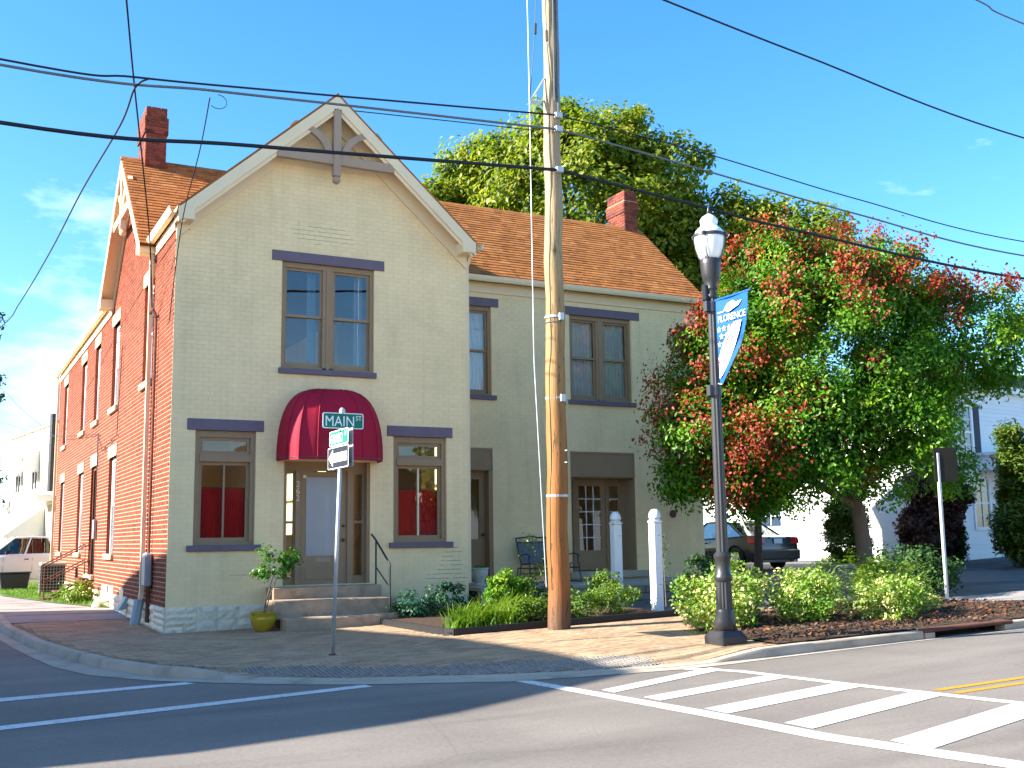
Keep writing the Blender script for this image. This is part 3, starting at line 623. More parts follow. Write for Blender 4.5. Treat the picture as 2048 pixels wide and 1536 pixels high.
# openings
FH = [(.46, 1.60, 1.555, 3.703), (4.42, 5.60, 1.555, 3.703), (2.06, 3.99, 4.98, 7.13), (2.16, 3.92, .77, 3.16)]
zr = lambda s: RZ - RM*abs(s-APX)
walled('front_wall', FF, 0, W, .02, HE, FH, M['creamjoint'], M['cream'], .005, 130, lambda q: abs(q[0]-1.0)*.6+abs(q[1]-1.2), top=[(0, HE), (W, HE), (APX, 10.2)], joint=.007, jv=.003)
SH = [(2.25, 3.35, 4.96, 7.08), (7.0, 8.1, 4.96, 7.08), (10.55, 11.6, 4.96, 7.08), (13.65, 14.8, 4.96, 7.08), (18.9, 20.05, 4.96, 7.08), (6.85, 8.05, 1.37, 3.72), (10.35, 11.6, .80, 3.72), (13.5, 14.75, 1.37, 3.72), (18.9, 20.1, 1.37, 3.72)]
walled('side_wall', FS, 0, YB, .45, HE, SH, M['mortar'], M['rbrick'], .009, 170, lambda q: q[0]*1.1+abs(q[1]-2.5)*.55, top=[(DW-.05, HE), (8.3, HE), (RY, 10.25)], joint=.021, header=True)
WH = [(6.7, 7.8, 4.98, 7.13), (9.98, 11.82, 4.98, 7.13), (6.62, 7.80, .63, 3.72), (9.93, 11.81, .78, 3.70)]
walled('wing_wall', FW, W-.1, X2, .2, HE+.1, WH, M['creamjoint'], M['cream'], .005, 30, lambda q: abs(q[0]-8.9)+abs(q[1]-4), joint=.007, jv=.003)
k = MB()
k.face([(W, 0, 0), (W, DW, 0), (W, DW, HE+.3), (W, 0, HE+.3)]); k.face([(X2, DW, 0), (X2, 8.3, 0), (X2, 8.3, 7.9), (X2, RY, RZ-.1), (X2, DW, 7.9)])
k.face([(X2, 8.3, 0), (6, 8.3, 0), (6, 8.3, 7.9), (X2, 8.3, 7.9)]); k.face([(6, 8.3, 0), (6, YB, 0), (6, YB, 7.8), (6, 8.3, 7.8)]); k.face([(6, YB, 0), (0, YB, 0), (0, YB, 7.8), (3, YB, 10.5), (6, YB, 7.8)])
k.build('rear_wall', M['cream'], house)
# sides of the red wall below brickwork
k = MB(); k.box(-.012, .25, 6.4, YB-.02, -.1, .449); k.build('painted_plinth', M['creamtrim'], house)
k = MB(); k.box(.03, .25, .03, 6.4, -.1, .449); k.box(.03, W-.02, .03, .25, -.1, .449)
k.build('foundation_core', M['stone'], house)
# foundation stones, each its own
fnd = bpy.data.objects['foundation_core']
def stone(F, s0, s1, z0, z1, pr, parent, m, rough=.02, name='foundation_stone'):
    k = MB(); nx, nz = max(2, int((s1-s0)/.09)), max(2, int((z1-z0)/.08)); vid = {}
    for j in range(nz+1):
        for i in range(nx+1):
            ed = i in (0, nx) or j in (0, nz); d = pr*(.55 if ed else 1)+(0 if ed else (rng.random()-.4)*rough)
            vid[i, j] = len(k.v); k.v.append(F.P(s0+(s1-s0)*i/nx, d, z0+(z1-z0)*j/nz))
    for j in range(nz):
        for i in range(nx): k.f.append((vid[i, j], vid[i+1, j], vid[i+1, j+1], vid[i, j+1])); k.m.append(0)
    rim = [vid[i, 0] for i in range(nx+1)]+[vid[nx, j] for j in range(1, nz+1)]+[vid[i, nz] for i in range(nx-1, -1, -1)]+[vid[0, j] for j in range(nz-1, 0, -1)]
    back = []
    for v in rim:
        p = Vector(k.v[v]); q = p - F.n*(p-F.o).dot(F.n) - F.n*.035; back.append(len(k.v)); k.v.append(tuple(q))
    for i in range(len(rim)): j = (i+1) % len(rim); k.f.append((rim[i], back[i], back[j], rim[j])); k.m.append(0)
    return k.build(name, m, parent)
def stones(F, s0, s1, rows, ws, pr=.03, rough=.025, g=.008):
    for (za, zb) in rows:
        s = s0
        while s < s1-.05:
            w = ws[0]+(ws[1]-ws[0])*rng.random(); e = min(s+w, s1)
            if s1-e < .15: e = s1
            stone(F, s+g/2, e-g/2, za+g/2, zb-g/2, pr, fnd, M['stone'], rough); s = e
stones(FF, 0, .56, [(-.02, .1), (.1, .21), (.21, .33), (.33, .448)], (.3, .58), .04, .03)
stones(FF, .56, 1.86, [(-.02, .2), (.2, .448)], (.35, .5))
stones(FF, 4.02, W, [(.0, .2), (.2, .448)], (.4, .7), .035)
stones(FS, 0, 1.0, [(-.02, .12), (.12, .23), (.23, .34), (.34, .449)], (.35, .6), .05, .05, .012)
stones(FS, 1.0, 6.4, [(-.02, .14), (.14, .3), (.3, .449)], (.3, .7), .04, .05, .012)
k = MB()
for (a, b) in ((6.45, 7.2), (7.5, 8.4), (4.9, 5.5)): k.fbox(FS, a, b, .012, .03, .3, .62)
k.build('plaster_patch', M['creamtrim'], house)

# windows
def lintel_sill(par, F, l, s, m=None, zl=None, zs=None, d=.03, ds=.07):
    m = m or M['purple']
    if l: k = MB(); k.fbox(F, l[0], l[1], -.1, d, l[2], l[3]); k.build('lintel', m, par, bevel=.008)
    if s: k = MB(); k.fbox(F, s[0], s[1], -.25, ds, s[2], s[3]); k.build('sill', m, par, bevel=.008)
def sash(par, F, a, b, c, d, dep, m, w=.055, glass=None, name='sash', bars=None, wb=None, tilt=0.):
    k = MB(); wb = wb or w
    k.fbox(F, a, a+w, -dep-.04, -dep, c, d); k.fbox(F, b-w, b, -dep-.04, -dep, c, d); k.fbox(F, a+w, b-w, -dep-.04, -dep, d-w, d); k.fbox(F, a+w, b-w, -dep-.04, -dep, c, c+wb)
    o = k.build(name, m, par)
    k = MB(); k.face([F.P(a+w*.8, -dep-.02-tilt, c+wb*.8), F.P(b-w*.8, -dep-.02+tilt, c+wb*.8), F.P(b-w*.8, -dep-.02+tilt, d-w*.8), F.P(a+w*.8, -dep-.02-tilt, d-w*.8)])
    k.build('pane', glass or M['glass'], o, recalc=False)
    return o
def curtain(par, F, a, b, c, d, dep, m, folds=9, amp=.02, taper=0, name='curtain'):
    k = MB(); n = folds*6; rows = 5
    for j in range(rows+1):
        t = j/rows; wsc = 1 - taper*(1-abs(t*2-.6)) if taper else 1
        for i in range(n+1):
            u = i/n; s = a+(b-a)*u*wsc; k.v.append(F.P(s, -dep+amp*math.sin(u*folds*6.28+.4*math.sin(j)), c+(d-c)*t))
    for j in range(rows):
        for i in range(n): q = j*(n+1)+i; k.f.append((q, q+1, q+n+2, q+n+1)); k.m.append(0)
    return k.build(name, m, par, recalc=False, smooth=True)
def win(F, hole, lint, sl, label=None):
    a, b, c, d = hole; w = empty('window', (0, 0, 0)); w.parent = house; WORLD[w.name] = (0, 0, 0)
    if label: w["label"] = label
    lintel_sill(w, F, lint, sl); return w
def double_hung(F, hole, lint, sl, pairs, curt=None, label=None):
    a, b, c, d = hole; w = win(F, hole, lint, sl, label); t = M['taupe']; k = MB(); fr = .075
    k.fbox(F, a, a+fr, -.2, -.05, c, d); k.fbox(F, b-fr, b, -.2, -.05, c, d); k.fbox(F, a+fr, b-fr, -.2, -.05, d-.1, d)
    if pairs == 2:
        m = (a+b)/2; k.fbox(F, m-.11, m+.11, -.2, -.06, c, d-.1); k.fbox(F, m-.035, m+.035, -.06, -.045, c, d-.1)
    k.fbox(F, a+fr, b-fr, -.2, -.06, c-.001, c+.045)
    k.build('frame', t, w)
    spans = [(a+fr, b-fr)] if pairs == 1 else [(a+fr, m-.11), (m+.11, b-fr)]
    for (p, q) in spans:
        mid = (c+d)/2-.02
        tl_ = .014 if F is FF else 0.; gk = M['glass'] if F is FF else M['glassd']; sash(w, F, p, q, mid, d-.1, .1, t, .05, tilt=tl_, glass=gk); sash(w, F, p, q, c+.045, mid+.045, .14, t, .05, wb=.1, tilt=tl_, glass=gk)
        if curt == 'sheer': curtain(w, F, p+.02, q-.02, c+.05, d-.1, .23, M['whitecurt'], 7, .025)
        if curt == 'tied': curtain(w, F, q-.02, p+.05, c+.05, d-.1, .23, M['whitecurt'], 6, .025, taper=.5)
        if curt == 'side': curtain(w, F, q-.22, q-.03, c+.05, d-.1, .42, M['duskcurt'], 3, .03); curtain(w, F, p+.03, p+.12, c+.05, d-.1, .42, M['duskcurt'], 2, .03)
    return w
double_hung(FF, FH[2], (1.85, 4.206, 7.129, 7.337), (2.01, 4.03, 4.867, 4.979), 2, 'side', 'paired sash window under the gable')
double_hung(FW, WH[0], (6.5, 7.995, 7.129, 7.337), (6.55, 7.91, 4.867, 4.979), 1, 'tied')
double_hung(FW, WH[1], (9.776, 12.078, 7.129, 7.337), (9.905, 11.896, 4.867, 4.979), 2, 'sheer')
def shop_window(hole, lint, sl, lab):
    F = FF; a, b, c, d = hole; w = win(F, hole, lint, sl, lab); t = M['taupe']; k = MB(); fr = .09
    k.fbox(F, a, a+fr, -.22, -.05, c, d); k.fbox(F, b-fr, b, -.22, -.05, c, d); k.fbox(F, a+fr, b-fr, -.22, -.05, d-.12, d); k.fbox(F, a+fr, b-fr, -.22, -.03, 3.12, 3.26); k.fbox(F, a+fr, b-fr, -.22, -.055, c, c+.06)
    k.build('frame', t, w)
    sash(w, F, a+fr, b-fr, 3.26, d-.12, .1, t, .065, M['glassd'], 'transom'); s = sash(w, F, a+fr, b-fr, c+.06, 3.12, .12, t, .065, M['glassd'], 'sash', wb=.08)
    m = (a+b)/2; k = MB(); k.fbox(F, m-.018, m+.018, -.17, -.11, c+.14, 3.06); k.build('mullion', M['taupe'] if a < 2 else M['creamtrim'], s)
    curtain(w, F, a+.1, b-.1, c+.06, 2.62, .24, M['redcurt'], 11, .012, name='red_curtain')
    k = MB(); k.tube([F.P(a+.1, -.24, 2.63), F.P(b-.1, -.24, 2.63)], .008, 6); k.build('curtain_rod', M['blackm'], w)
shop_window(FH[0], (.302, 1.746, 3.703, 3.919), (.347, 1.725, 1.444, 1.555), 'shop window beside the yellow pot'); shop_window(FH[1], (4.28, 5.733, 3.703, 3.919), (4.328, 5.722, 1.444, 1.555), 'shop window beside the garden bed')
for i, (a, b, c, d) in enumerate(SH):
    if i == 6: continue
    w = empty('window', (0, 0, 0)); w.parent = house; WORLD[w.name] = (0, 0, 0)
    k = MB(); k.fbox(FS, a-.1, b+.1, -.1, .035, d, d+.29); k.build('lintel', M['ylint'], w, bevel=.008)
    k = MB(); k.fbox(FS, a-.08, b+.08, -.2, .08, c-.13, c); k.build('sill', M['ylint'], w, bevel=.008)
    k = MB(); k.fbox(FS, a, a+.09, -.2, -.07, c, d); k.fbox(FS, b-.09, b, -.2, -.07, c, d); k.fbox(FS, a+.09, b-.09, -.2, -.07, d-.1, d); k.build('frame', M['whitep'], w)
    mid = (c+d)/2; sash(w, FS, a+.09, b-.09, mid, d-.1, .12, M['whitep'], .05); sash(w, FS, a+.09, b-.09, c, mid+.04, .15, M['whitep'], .05)
# side door
w = empty('side_door', (0, 0, 0)); w.parent = house; WORLD[w.name] = (0, 0, 0); a, b, c, d = SH[6]
k = MB(); k.fbox(FS, a-.1, b+.1, -.1, .035, d, d+.32); k.build('lintel', M['creamtrim'], w, bevel=.008)
k = MB(); k.fbox(FS, a, a+.1, -.25, -.05, c, d); k.fbox(FS, b-.1, b, -.25, -.05, c, d); k.fbox(FS, a+.1, b-.1, -.25, -.05, d-.1, d); k.build('frame', M['rust'], w)
k = MB(); k.fbox(FS, a+.1, b-.1, -.22, -.18, c, d-.1); k.build('leaf', M['rust'], w)
k = MB(); k.fbox(FS, a-.15, b+.15, -.02, .1, c-.12, c); k.build('threshold', M['creamtrim'], w)

# front entrance
ent = empty('front_door', (0, 0, 0)); ent.parent = house; WORLD[ent.name] = (0, 0, 0); ent["label"] = 'recessed front door under the maroon awning'
T = M['taupe']; RD = .2; k = MB(); a, b, c, d = FH[3]
k.fbox(FF, a, a+.06, -RD, -.02, c, d); k.fbox(FF, b-.06, b, -RD, -.02, c, d); k.fbox(FF, a, b, -RD-.03, -RD+.04, 2.98, d)
k.build('frame', T, ent)
for (p, q) in ((a+.06, 2.44), (3.62, b-.06)):
    k = MB(); k.fbox(FF, p, p+.035, -RD-.05, -RD, c, 2.98); k.fbox(FF, q-.035, q, -RD-.05, -RD, c, 2.98); k.fbox(FF, p+.035, q-.035, -RD-.05, -RD, 1.95, 2.0); k.fbox(FF, p+.035, q-.035, -RD-.05, -RD, c, .92); k.fbox(FF, p+.035, q-.035, -RD-.05, -RD, 2.93, 2.98)
    o = k.build('sidelight', T, ent); k = MB(); k.face([FF.P(p+.03, -RD-.03, .9), FF.P(q-.03, -RD-.03, .9), FF.P(q-.03, -RD-.03, 2.95), FF.P(p+.03, -RD-.03, 2.95)]); k.build('pane', M['glassd'], o, recalc=False)
k = MB()
for (p, q) in ((2.44, 2.53), (3.5, 3.62)): k.fbox(FF, p, q, -RD-.06, -RD+.05, c, 2.98)
k.build('door_jamb', T, ent)
la, lb = 2.53, 3.5; k = MB(); ga, gb, gc, gd = 2.65, 3.33, 1.32, 2.86
for (p, q, r, s_) in ((la, ga, c+.01, 2.97), (gb, lb, c+.01, 2.97), (ga, gb, gd, 2.97), (ga, gb, c+.01, gc)): k.fbox(FF, p, q, -RD-.05, -RD, r, s_)
lf = k.build('leaf', T, ent)
k = MB(); k.fbox(FF, ga+.02, gb-.02, -RD-.03, -RD-.025, gc, gd); k.build('blind', M['blind'], lf)
k = MB(); k.face([FF.P(ga, -RD-.015, gc), FF.P(gb, -RD-.015, gc), FF.P(gb, -RD-.015, gd), FF.P(ga, -RD-.015, gd)]); k.build('pane', glassmat('clear glass', (.93, .95, .96), .05), lf, recalc=False)
k = MB()
for i in range(28): z = gc+.02+i*.055; k.fbox(FF, ga+.025, gb-.025, -RD-.025, -RD-.021, z, z+.045)
k.build('blind_slats', M['blind'], lf)
k = MB(); k.fbox(FF, 2.86, 3.17, -RD, -RD+.012, 1.2, 1.28); k.build('mail_slot', M['mauve'], lf)
for (p, q, r, s_) in ((2.66, 3.34, .86, 1.08),): k = MB(); k.fbox(FF, p, q, -RD, -RD+.012, r, s_); k.build('door_panel', T, lf, bevel=.006)
for z, r in ((1.9, .028), (1.62, .035)): k = MB(); k.tube([FF.P(3.42, -RD, z), FF.P(3.42, -RD+.03, z), FF.P(3.42, -RD+.035, z), FF.P(3.42, -RD+.07, z)], [r*.4, r*.4, r, r*.8], 10); k.build('door_knob', M['blackm'], lf)
k = MB(); k.fbox(FF, la, lb, -RD-.05, -RD+.02, c-.04, c+.01); k.build('threshold', M['step'], ent)
k = MB(); k.fbox(FF, 2.6, 2.66, -RD, -RD+.01, 2.84, 2.9); k.build('door_sticker', M['creamtrim'], lf)
def text(s, size, F, x, d, z, m, parent, name='lettering', align='LEFT', ext=.002, sx=1., rot=None, flip=False):
    cu = bpy.data.curves.new('t', 'FONT'); cu.body = s; cu.size = size; cu.align_x = align; cu.extrude = ext; cu.resolution_u = 3
    to = bpy.data.objects.new('t', cu); COL.objects.link(to); bpy.context.view_layer.update()
    me = bpy.data.meshes.new_from_object(to.evaluated_get(bpy.context.evaluated_depsgraph_get())); bpy.data.objects.remove(to)
    for v in me.vertices:
        xx, yy, zz = v.co.x*sx, v.co.y, v.co.z
        if flip: xx = -xx
        v.co = Vector(F.P(x+xx, d+zz, z+yy)) - Vector(WORLD.get(parent.name, (0, 0, 0)))
    me.materials.clear(); me.materials.append(m); return link(name, me, parent, WORLD.get(parent.name, (0, 0, 0)))
for i, ch in enumerate('262'): text(ch, .17, FF, 2.44, -RD+.055, 2.66-i*.135, M['creamtrim'], ent, 'house_number')
# awning
aw = MB(); na, nb_ = 28, 12; ca, hw, pj, z0, zh = 3.03, 1.03, .78, 3.2, 1.38
ids = {}
for j in range(nb_+1):
    ph = j/nb_*math.pi/2; cz = math.sin(ph)**.9; cr_ = math.cos(ph)**.55 if j < nb_ else 0
    for i in range(na+1):
        th = i/na*math.pi; cx = math.copysign(abs(math.cos(th))**.55, math.cos(th)); sy = math.sin(th)**.62
        rib = 1 - .03*abs(math.sin(i*math.pi/4))
        ids[i, j] = len(aw.v); aw.v.append((ca-hw*cx*cr_*rib, -.015-pj*sy*cr_*rib, z0+zh*cz))
for j in range(nb_):
    for i in range(na): aw.f.append((ids[i, j], ids[i+1, j], ids[i+1, j+1], ids[i, j+1])); aw.m.append(0)
awo = aw.build('awning', M['maroon'], house, smooth=True, recalc=False); awo["label"] = 'maroon canvas dome awning over the front door'
k = MB()
for i in range(na+1): pass
k.tube([tuple(Vector(aw.v[ids[i, 0]])+Vector((0, .01, -.012))) for i in range(na+1)], .014, 6); k.build('awning_frame', M['blackm'], awo)
k = MB()
for i in range(na): a_, b_ = Vector(aw.v[ids[i, 0]]), Vector(aw.v[ids[i+1, 0]]); k.face([a_, b_, b_-Vector((0, 0, .06)), a_-Vector((0, 0, .06))])
k.build('valance', M['maroon'], awo, recalc=False)
for i in range(0, na+1, 4): k = MB(); k.tube([tuple(Vector(aw.v[ids[i, j]])+Vector((0, -.004, .002))) for j in range(nb_)], .007, 5); k.build('seam', M['maroon'], awo)
# steps
for i, (p, q, yy, za, zb) in enumerate(((1.84, 3.98, -.5, .54, .755), (1.72, 4.1, -1.0, .2, .54), (1.84, 4.25, -1.45, -.05, .245))):
    k = MB(); k.box(p, q, yy, 0 if i == 0 else (-.501 if i == 1 else -.999), za if i else -.05, zb)
    if i == 0: k.box(2.17, 3.91, .001, .5, .5, .762)
    if i == 1: pass
    k.build('step', M['step'], house, bevel=.02)
hr = MB()
hr.tube([(3.93, -.08, 1.72), (3.93, -.3, 1.62), (3.93, -1.06, 1.16), (3.93, -1.08, 1.1)], .02, 8); hr.tube([(3.93, -.3, 1.1), (3.93, -1.06, .72)], .013, 6); hr.tube([(3.93, -1.07, 1.13), (3.93, -1.07, .23)], .02, 8); hr.tube([(3.93, -.32, 1.6), (3.93, -.32, .75)], .017, 8)
o = hr.build('handrail', M['blackm'], house)

# wing doors
def panel_top(hole, zsplit):
    a, b, c, d = hole; k = MB(); k.fbox(FW, a, b, -.12, -.005, zsplit, d); k.fbox(FW, a, b, -.005, .012, d-.05, d); k.fbox(FW, a, b, -.005, .02, zsplit, zsplit+.05); k.fbox(FW, a, a+.04, -.005, .012, zsplit+.05, d-.05); k.fbox(FW, b-.04, b, -.005, .012, zsplit+.05, d-.05); return k
fd = empty('french_door', (0, 0, 0)); fd.parent = house; WORLD[fd.name] = (0, 0, 0); fd["label"] = 'glazed door with white grilles and sidelights behind the white posts'
panel_top(WH[3], 3.08).build('transom_panel', M['taupe'], fd)
a, b, c, d = WH[3]; RW = .5; k = MB(); k.fbox(FW, a, a+.03, -RW, -.005, c, 3.08); k.fbox(FW, b-.03, b, -RW, -.005, c, 3.08); k.fbox(FW, a, b, -RW-.05, -.121, 3.05, 3.08); k.build('reveal_lining', M['taupe'], fd)
def glazed(par, name, p, q, c, d, fr, nx, nz, gz0, gz1, dep, bot):
    k = MB(); k.fbox(FW, p, p+fr, -dep-.05, -dep, c, d); k.fbox(FW, q-fr, q, -dep-.05, -dep, c, d); k.fbox(FW, p+fr, q-fr, -dep-.05, -dep, gz1, d); k.fbox(FW, p+fr, q-fr, -dep-.05, -dep, c, gz0); o = k.build(name, M['taupe'], par)
    for i in range(nx):
        for j in range(nz):
            u0, u1 = p+fr+(q-p-2*fr)*i/nx, p+fr+(q-p-2*fr)*(i+1)/nx; v0, v1 = gz0+(gz1-gz0)*j/nz, gz0+(gz1-gz0)*(j+1)/nz
            k = MB(); k.face([FW.P(u0, -dep-.025, v0), FW.P(u1, -dep-.025, v0), FW.P(u1, -dep-.025, v1), FW.P(u0, -dep-.025, v1)]); k.build('pane', M['glassd'], o, recalc=False)
    k = MB()
    for i in range(1, nx): u = p+fr+(q-p-2*fr)*i/nx; k.fbox(FW, u-.011, u+.011, -dep-.02, -dep-.004, gz0, gz1)
    for j in range(1, nz): v = gz0+(gz1-gz0)*j/nz; k.fbox(FW, p+fr, q-fr, -dep-.018, -dep-.006, v-.011, v+.011)
    k.build('grille', M['whitep'], o); return o
glazed(fd, 'door_leaf', 10.3, 11.22, c+.02, 3.05, .14, 3, 5, 1.28, 2.88, RW-.02, .4)
glazed(fd, 'sidelight', a+.03, 10.24, c+.02, 3.05, .06, 1, 5, 1.28, 2.88, RW, .4); glazed(fd, 'sidelight', 11.28, b-.13, c+.02, 3.05, .07, 1, 5, 1.28, 2.88, RW, .4)
k = MB(); k.fbox(FW, 10.24, 10.3, -RW-.05, -RW+.06, c, 3.05); k.fbox(FW, 11.22, 11.28, -RW-.05, -RW+.06, c, 3.05); k.build('door_jamb', M['taupe'], fd)
k = MB(); k.fbox(FW, b-.13, b-.03, -RW-.05, -RW+.03, c, 3.05); k.build('door_trim', M['taupe'], fd)
k = MB(); k.fbox(FW, a-.15, b+.4, -.45, .16, .62, .775); k.build('door_step', M['slate'], fd, bevel=.01)
pd = empty('panel_door', (0, 0, 0)); pd.parent = house; WORLD[pd.name] = (0, 0, 0); pd["label"] = 'brown door in the corner beside the white urn'
panel_top(WH[2], 3.2).build('transom_panel', M['taupe'], pd); a, b, c, d = WH[2]
k = MB(); k.fbox(FW, b-.1, b, -.35, -.005, c, 3.2); k.fbox(FW, a, a+.1, -.35, -.005, c, 3.2); k.build('frame', M['taupe'], pd)
k = MB()
for (p, q, r, s_) in ((a+.1, a+.24, c, 3.2), (b-.24, b-.1, c, 3.2), (a+.24, b-.24, 3.0, 3.2), (a+.24, b-.24, c, 1.6)): k.fbox(FW, p, q, -.3, -.25, r, s_)
o = k.build('door_leaf', M['taupe'], pd); k = MB(); k.face([FW.P(a+.24, -.28, 1.6), FW.P(b-.24, -.28, 1.6), FW.P(b-.24, -.28, 3.0), FW.P(a+.24, -.28, 3.0)]); k.build('pane', M['glassd'], o, recalc=False)
k = MB(); k.fbox(FW, a+.3, b-.3, -.25, -.235, .85, 1.45); k.build('door_panel', M['taupe'], o, bevel=.01)
k = MB(); k.tube([FW.P(b-.17, -.25, 1.7), FW.P(b-.17, -.19, 1.7)], [.03, .035], 10); k.build('door_knob', M['blackm'], o)
k = MB(); k.fbox(FW, a-.1, b+.15, -.3, .1, .56, .63); k.build('threshold', M['slate'], pd)
k = MB(); k.tube([FW.P(12.94, .008, 2.17), FW.P(12.94, .03, 2.17)], .1, 20); pq = k.build('wall_plaque', M['blackm'], house); k = MB(); k.tube([FW.P(12.94, .03, 2.17), FW.P(12.94, .034, 2.17)], .085, 20); k.build('plaque_disc', mat('brown plaque', (.16, .05, .04), .6), pq)
text('1888', .055, FW, 12.94, .036, 2.15, M['creamtrim'], pq, 'plaque_mark', 'CENTER') if False else None
k = MB()
for (u, v, w_) in ((1.0, 0, .0),): pass

# roofs
def slab(name, pts, th, m, parent=None, down=Vector((0, 0, -1))):
    k = MB(); n = len(pts); k.v = [tuple(p) for p in pts]+[tuple(Vector(p)+down*th) for p in pts]
    k.f = [tuple(range(n)), tuple(range(2*n-1, n-1, -1))]+[((i+1) % n, i, n+i, n+(i+1) % n) for i in range(n)]; k.m = [0]*len(k.f)
    return k.build(name, m, parent or house)
zm = lambda y: RZ - RM*abs(y-RY)
roof = slab('roof', [(-.36, 2.02, zm(2.02)), (14.28, 2.02, zm(2.02)), (14.28, RY, RZ), (-.36, RY, RZ)], .05, M['roofbase'])
slab('roof_slope', [(-.36, RY, RZ), (14.28, RY, RZ), (14.28, 8.52, zm(8.52)), (-.36, 8.52, zm(8.52))], .05, M['shingle'], roof)
GZ = 10.65; zg = lambda x: GZ - RM*abs(x-APX)
slab('roof_slope', [(-.06, -.42, zg(-.06)), (APX, -.42, GZ), (APX, RY, GZ), (-.06, 2.2, zg(-.06))], .05, M['shingle'], roof); slab('roof_slope', [(APX, -.42, GZ), (6.15, -.42, zg(6.15)), (6.15, 2.2, zg(6.15)), (APX, RY, GZ)], .05, M['shingle'], roof)
slab('roof_slope', [(-.1, 8.3, 7.78), (3, 8.3, 10.5), (3, YB+.2, 10.5), (-.1, YB+.2, 7.78)], .05, M['shingle'], roof); slab('roof_slope', [(3, 8.3, 10.5), (6.2, 8.3, 7.7), (6.2, YB+.2, 7.7), (3, YB+.2, 10.5)], .05, M['shingle'], roof)
# shingles on the visible slope
sl = math.hypot(1, RM); ex = .142; slen = (RY-2.02)*sl; nco = int(slen/ex)+1; shm = MB()
cs, sn = 1/sl, RM/sl
def P_sl(x, s, h): return (x, 2.02+s*cs-h*sn, zm(2.02)+s*sn+h*cs)
ush = MB(); ush.hexa([(0, 0, .0), (1, 0, .0), (1, ex*1.25, .0), (0, ex*1.25, .0), (0.004, 0, .022), (.996, 0, .022), (1, ex*1.25, .004), (0, ex*1.25, .004)]); ume = bpy.data.meshes.new('shingle'); ume.from_pydata(ush.v, [], ush.f); ume.materials.append(M['shingle'])
tabs = []
for j in range(nco):
    s = j*ex; x = -.36 - rng.random()*.3
    while x < 14.28:
        w_ = rng.choice([.12, .16, .2, .26, .36]); a, b = max(x, -.36), min(x+w_, 14.28); yy = 2.02+s*cs
        if b-a > .03 and not (abs((a+b)/2-APX) < (RY-yy)*1.0-.55 and yy < RY-.3) and s < slen-.02: tabs.append((a, b, s))
        x += w_
vis = sorted(tabs, key=lambda t: (0 if 6.4 < t[0] < 13 else (1 if t[0] < 2 else 2), t[2]+abs(t[0]-10)*.12)); ind = set(vis[:220]+[t for t in vis if t[0] < 1.1 and t[2] > 1.2][:80])
ang = math.atan(RM)
for (a, b, s) in tabs:
    e = .004*rng.random()
    if (a, b, s) in ind:
        o = link('shingle', ume, roof, P_sl(a+.002, s, .002+e), scale=(b-a-.004, 1, 1)); o.rotation_euler = (ang, 0, 0)
    else:
        t = min(s+ex*1.25, slen)
        shm.hexa([P_sl(a+.003, s, .002), P_sl(b-.003, s, .002), P_sl(b-.003, t, .001), P_sl(a+.003, t, .001), P_sl(a+.003, s, .024+e), P_sl(b-.003, s, .024+e), P_sl(b-.003, t, .006), P_sl(a+.003, t, .006)], skip=(0,))
tag(shm.build('shingles', M['shingle'], roof, recalc=False), kind='stuff')
k = MB()
for i in range(48): x = -.36+i*.305; k.hexa([(x, RY-.14, RZ-.1), (x+.3, RY-.14, RZ-.1), (x+.3, RY+.14, RZ-.1), (x, RY+.14, RZ-.1), (x, RY-.14, zm(RY-.14)+.03), (x+.3, RY-.14, zm(RY-.14)+.03), (x+.3, RY+.02, RZ+.035), (x, RY+.02, RZ+.035)])
k.build('ridge_cap', M['shingle'], roof)
# chimney
def chimney(x0, x1, y0, y1, z0, z1, lab, corb=.35):
    k = MB(); k.box(x0+.012, x1-.012, y0+.012, y1-.012, z0, z1); k.box(x0-.02, x1+.02, y0-.02, y1+.02, z1-corb-.25, z1-.25)
    c = k.build('chimney', M['mortar'] if x0 > 5 else mat('sooty mortar', (.42, .36, .33), .95, .1, 5), house); c["label"] = lab
    z = z0; r = 0; h = .083; cb = MB(); mes = {}
    while z < z1-.02:
        e = .035 if z1-corb-.25 < z+h/2 < z1-.25 else 0
        for F, s0, s1 in ((Fr((0, y0-e, 0), (1, 0, 0), (0, -1, 0)), x0-e, x1+e), (Fr((x0-e, 0, 0), (0, 1, 0), (-1, 0, 0)), y0-e, y1+e), (Fr((x1+e, 0, 0), (0, 1, 0), (1, 0, 0)), y0-e, y1+e)):
            L_ = .215; s = s0-(L_/2 if r % 2 else 0)
            while s < s1-.01:
                a, b = max(s, s0), min(s+L_, s1)
                if b-a > .03:
                    if F.n.x > 0: cb.fbox(F, a+.006, b-.006, -.05, .006, z+.006, z+h-.006)
                    else:
                        key = (round(b-a, 3), F.n.x); 
                        if key not in mes:
                            q = MB(); q.fbox(Fr((0, 0, 0), F.a, F.n), .006, b-a-.006, -.05, .008, .006, h-.006); m_ = bpy.data.meshes.new('brick'); m_.from_pydata(q.v, [], q.f); m_.materials.append(M['chbrick'])
                            bb = bmesh.new(); bb.from_mesh(m_); bmesh.ops.recalc_face_normals(bb, faces=bb.faces); bb.to_mesh(m_); bb.free(); mes[key] = m_
                        link('brick', mes[key], c, F.P(a, 0, z))
                s += L_
        z += h; r += 1
    tag(cb.build('bricks', M['chbrick'], c), kind='stuff')
    k = MB(); k.box(x0-.05, x1+.05, y0-.05, y0+.0, z0-.05, z0+.12); k.build('flashing', M['galv'], c) if x0 > 5 else None
chimney(.14, .60, 4.96, 6.0, 10.2, 11.82, 'sooty chimney over the red brick gable'); chimney(13.66, 14.1, 5.09, 6.0, 10.3, 11.65, 'clean red chimney at the wing end')

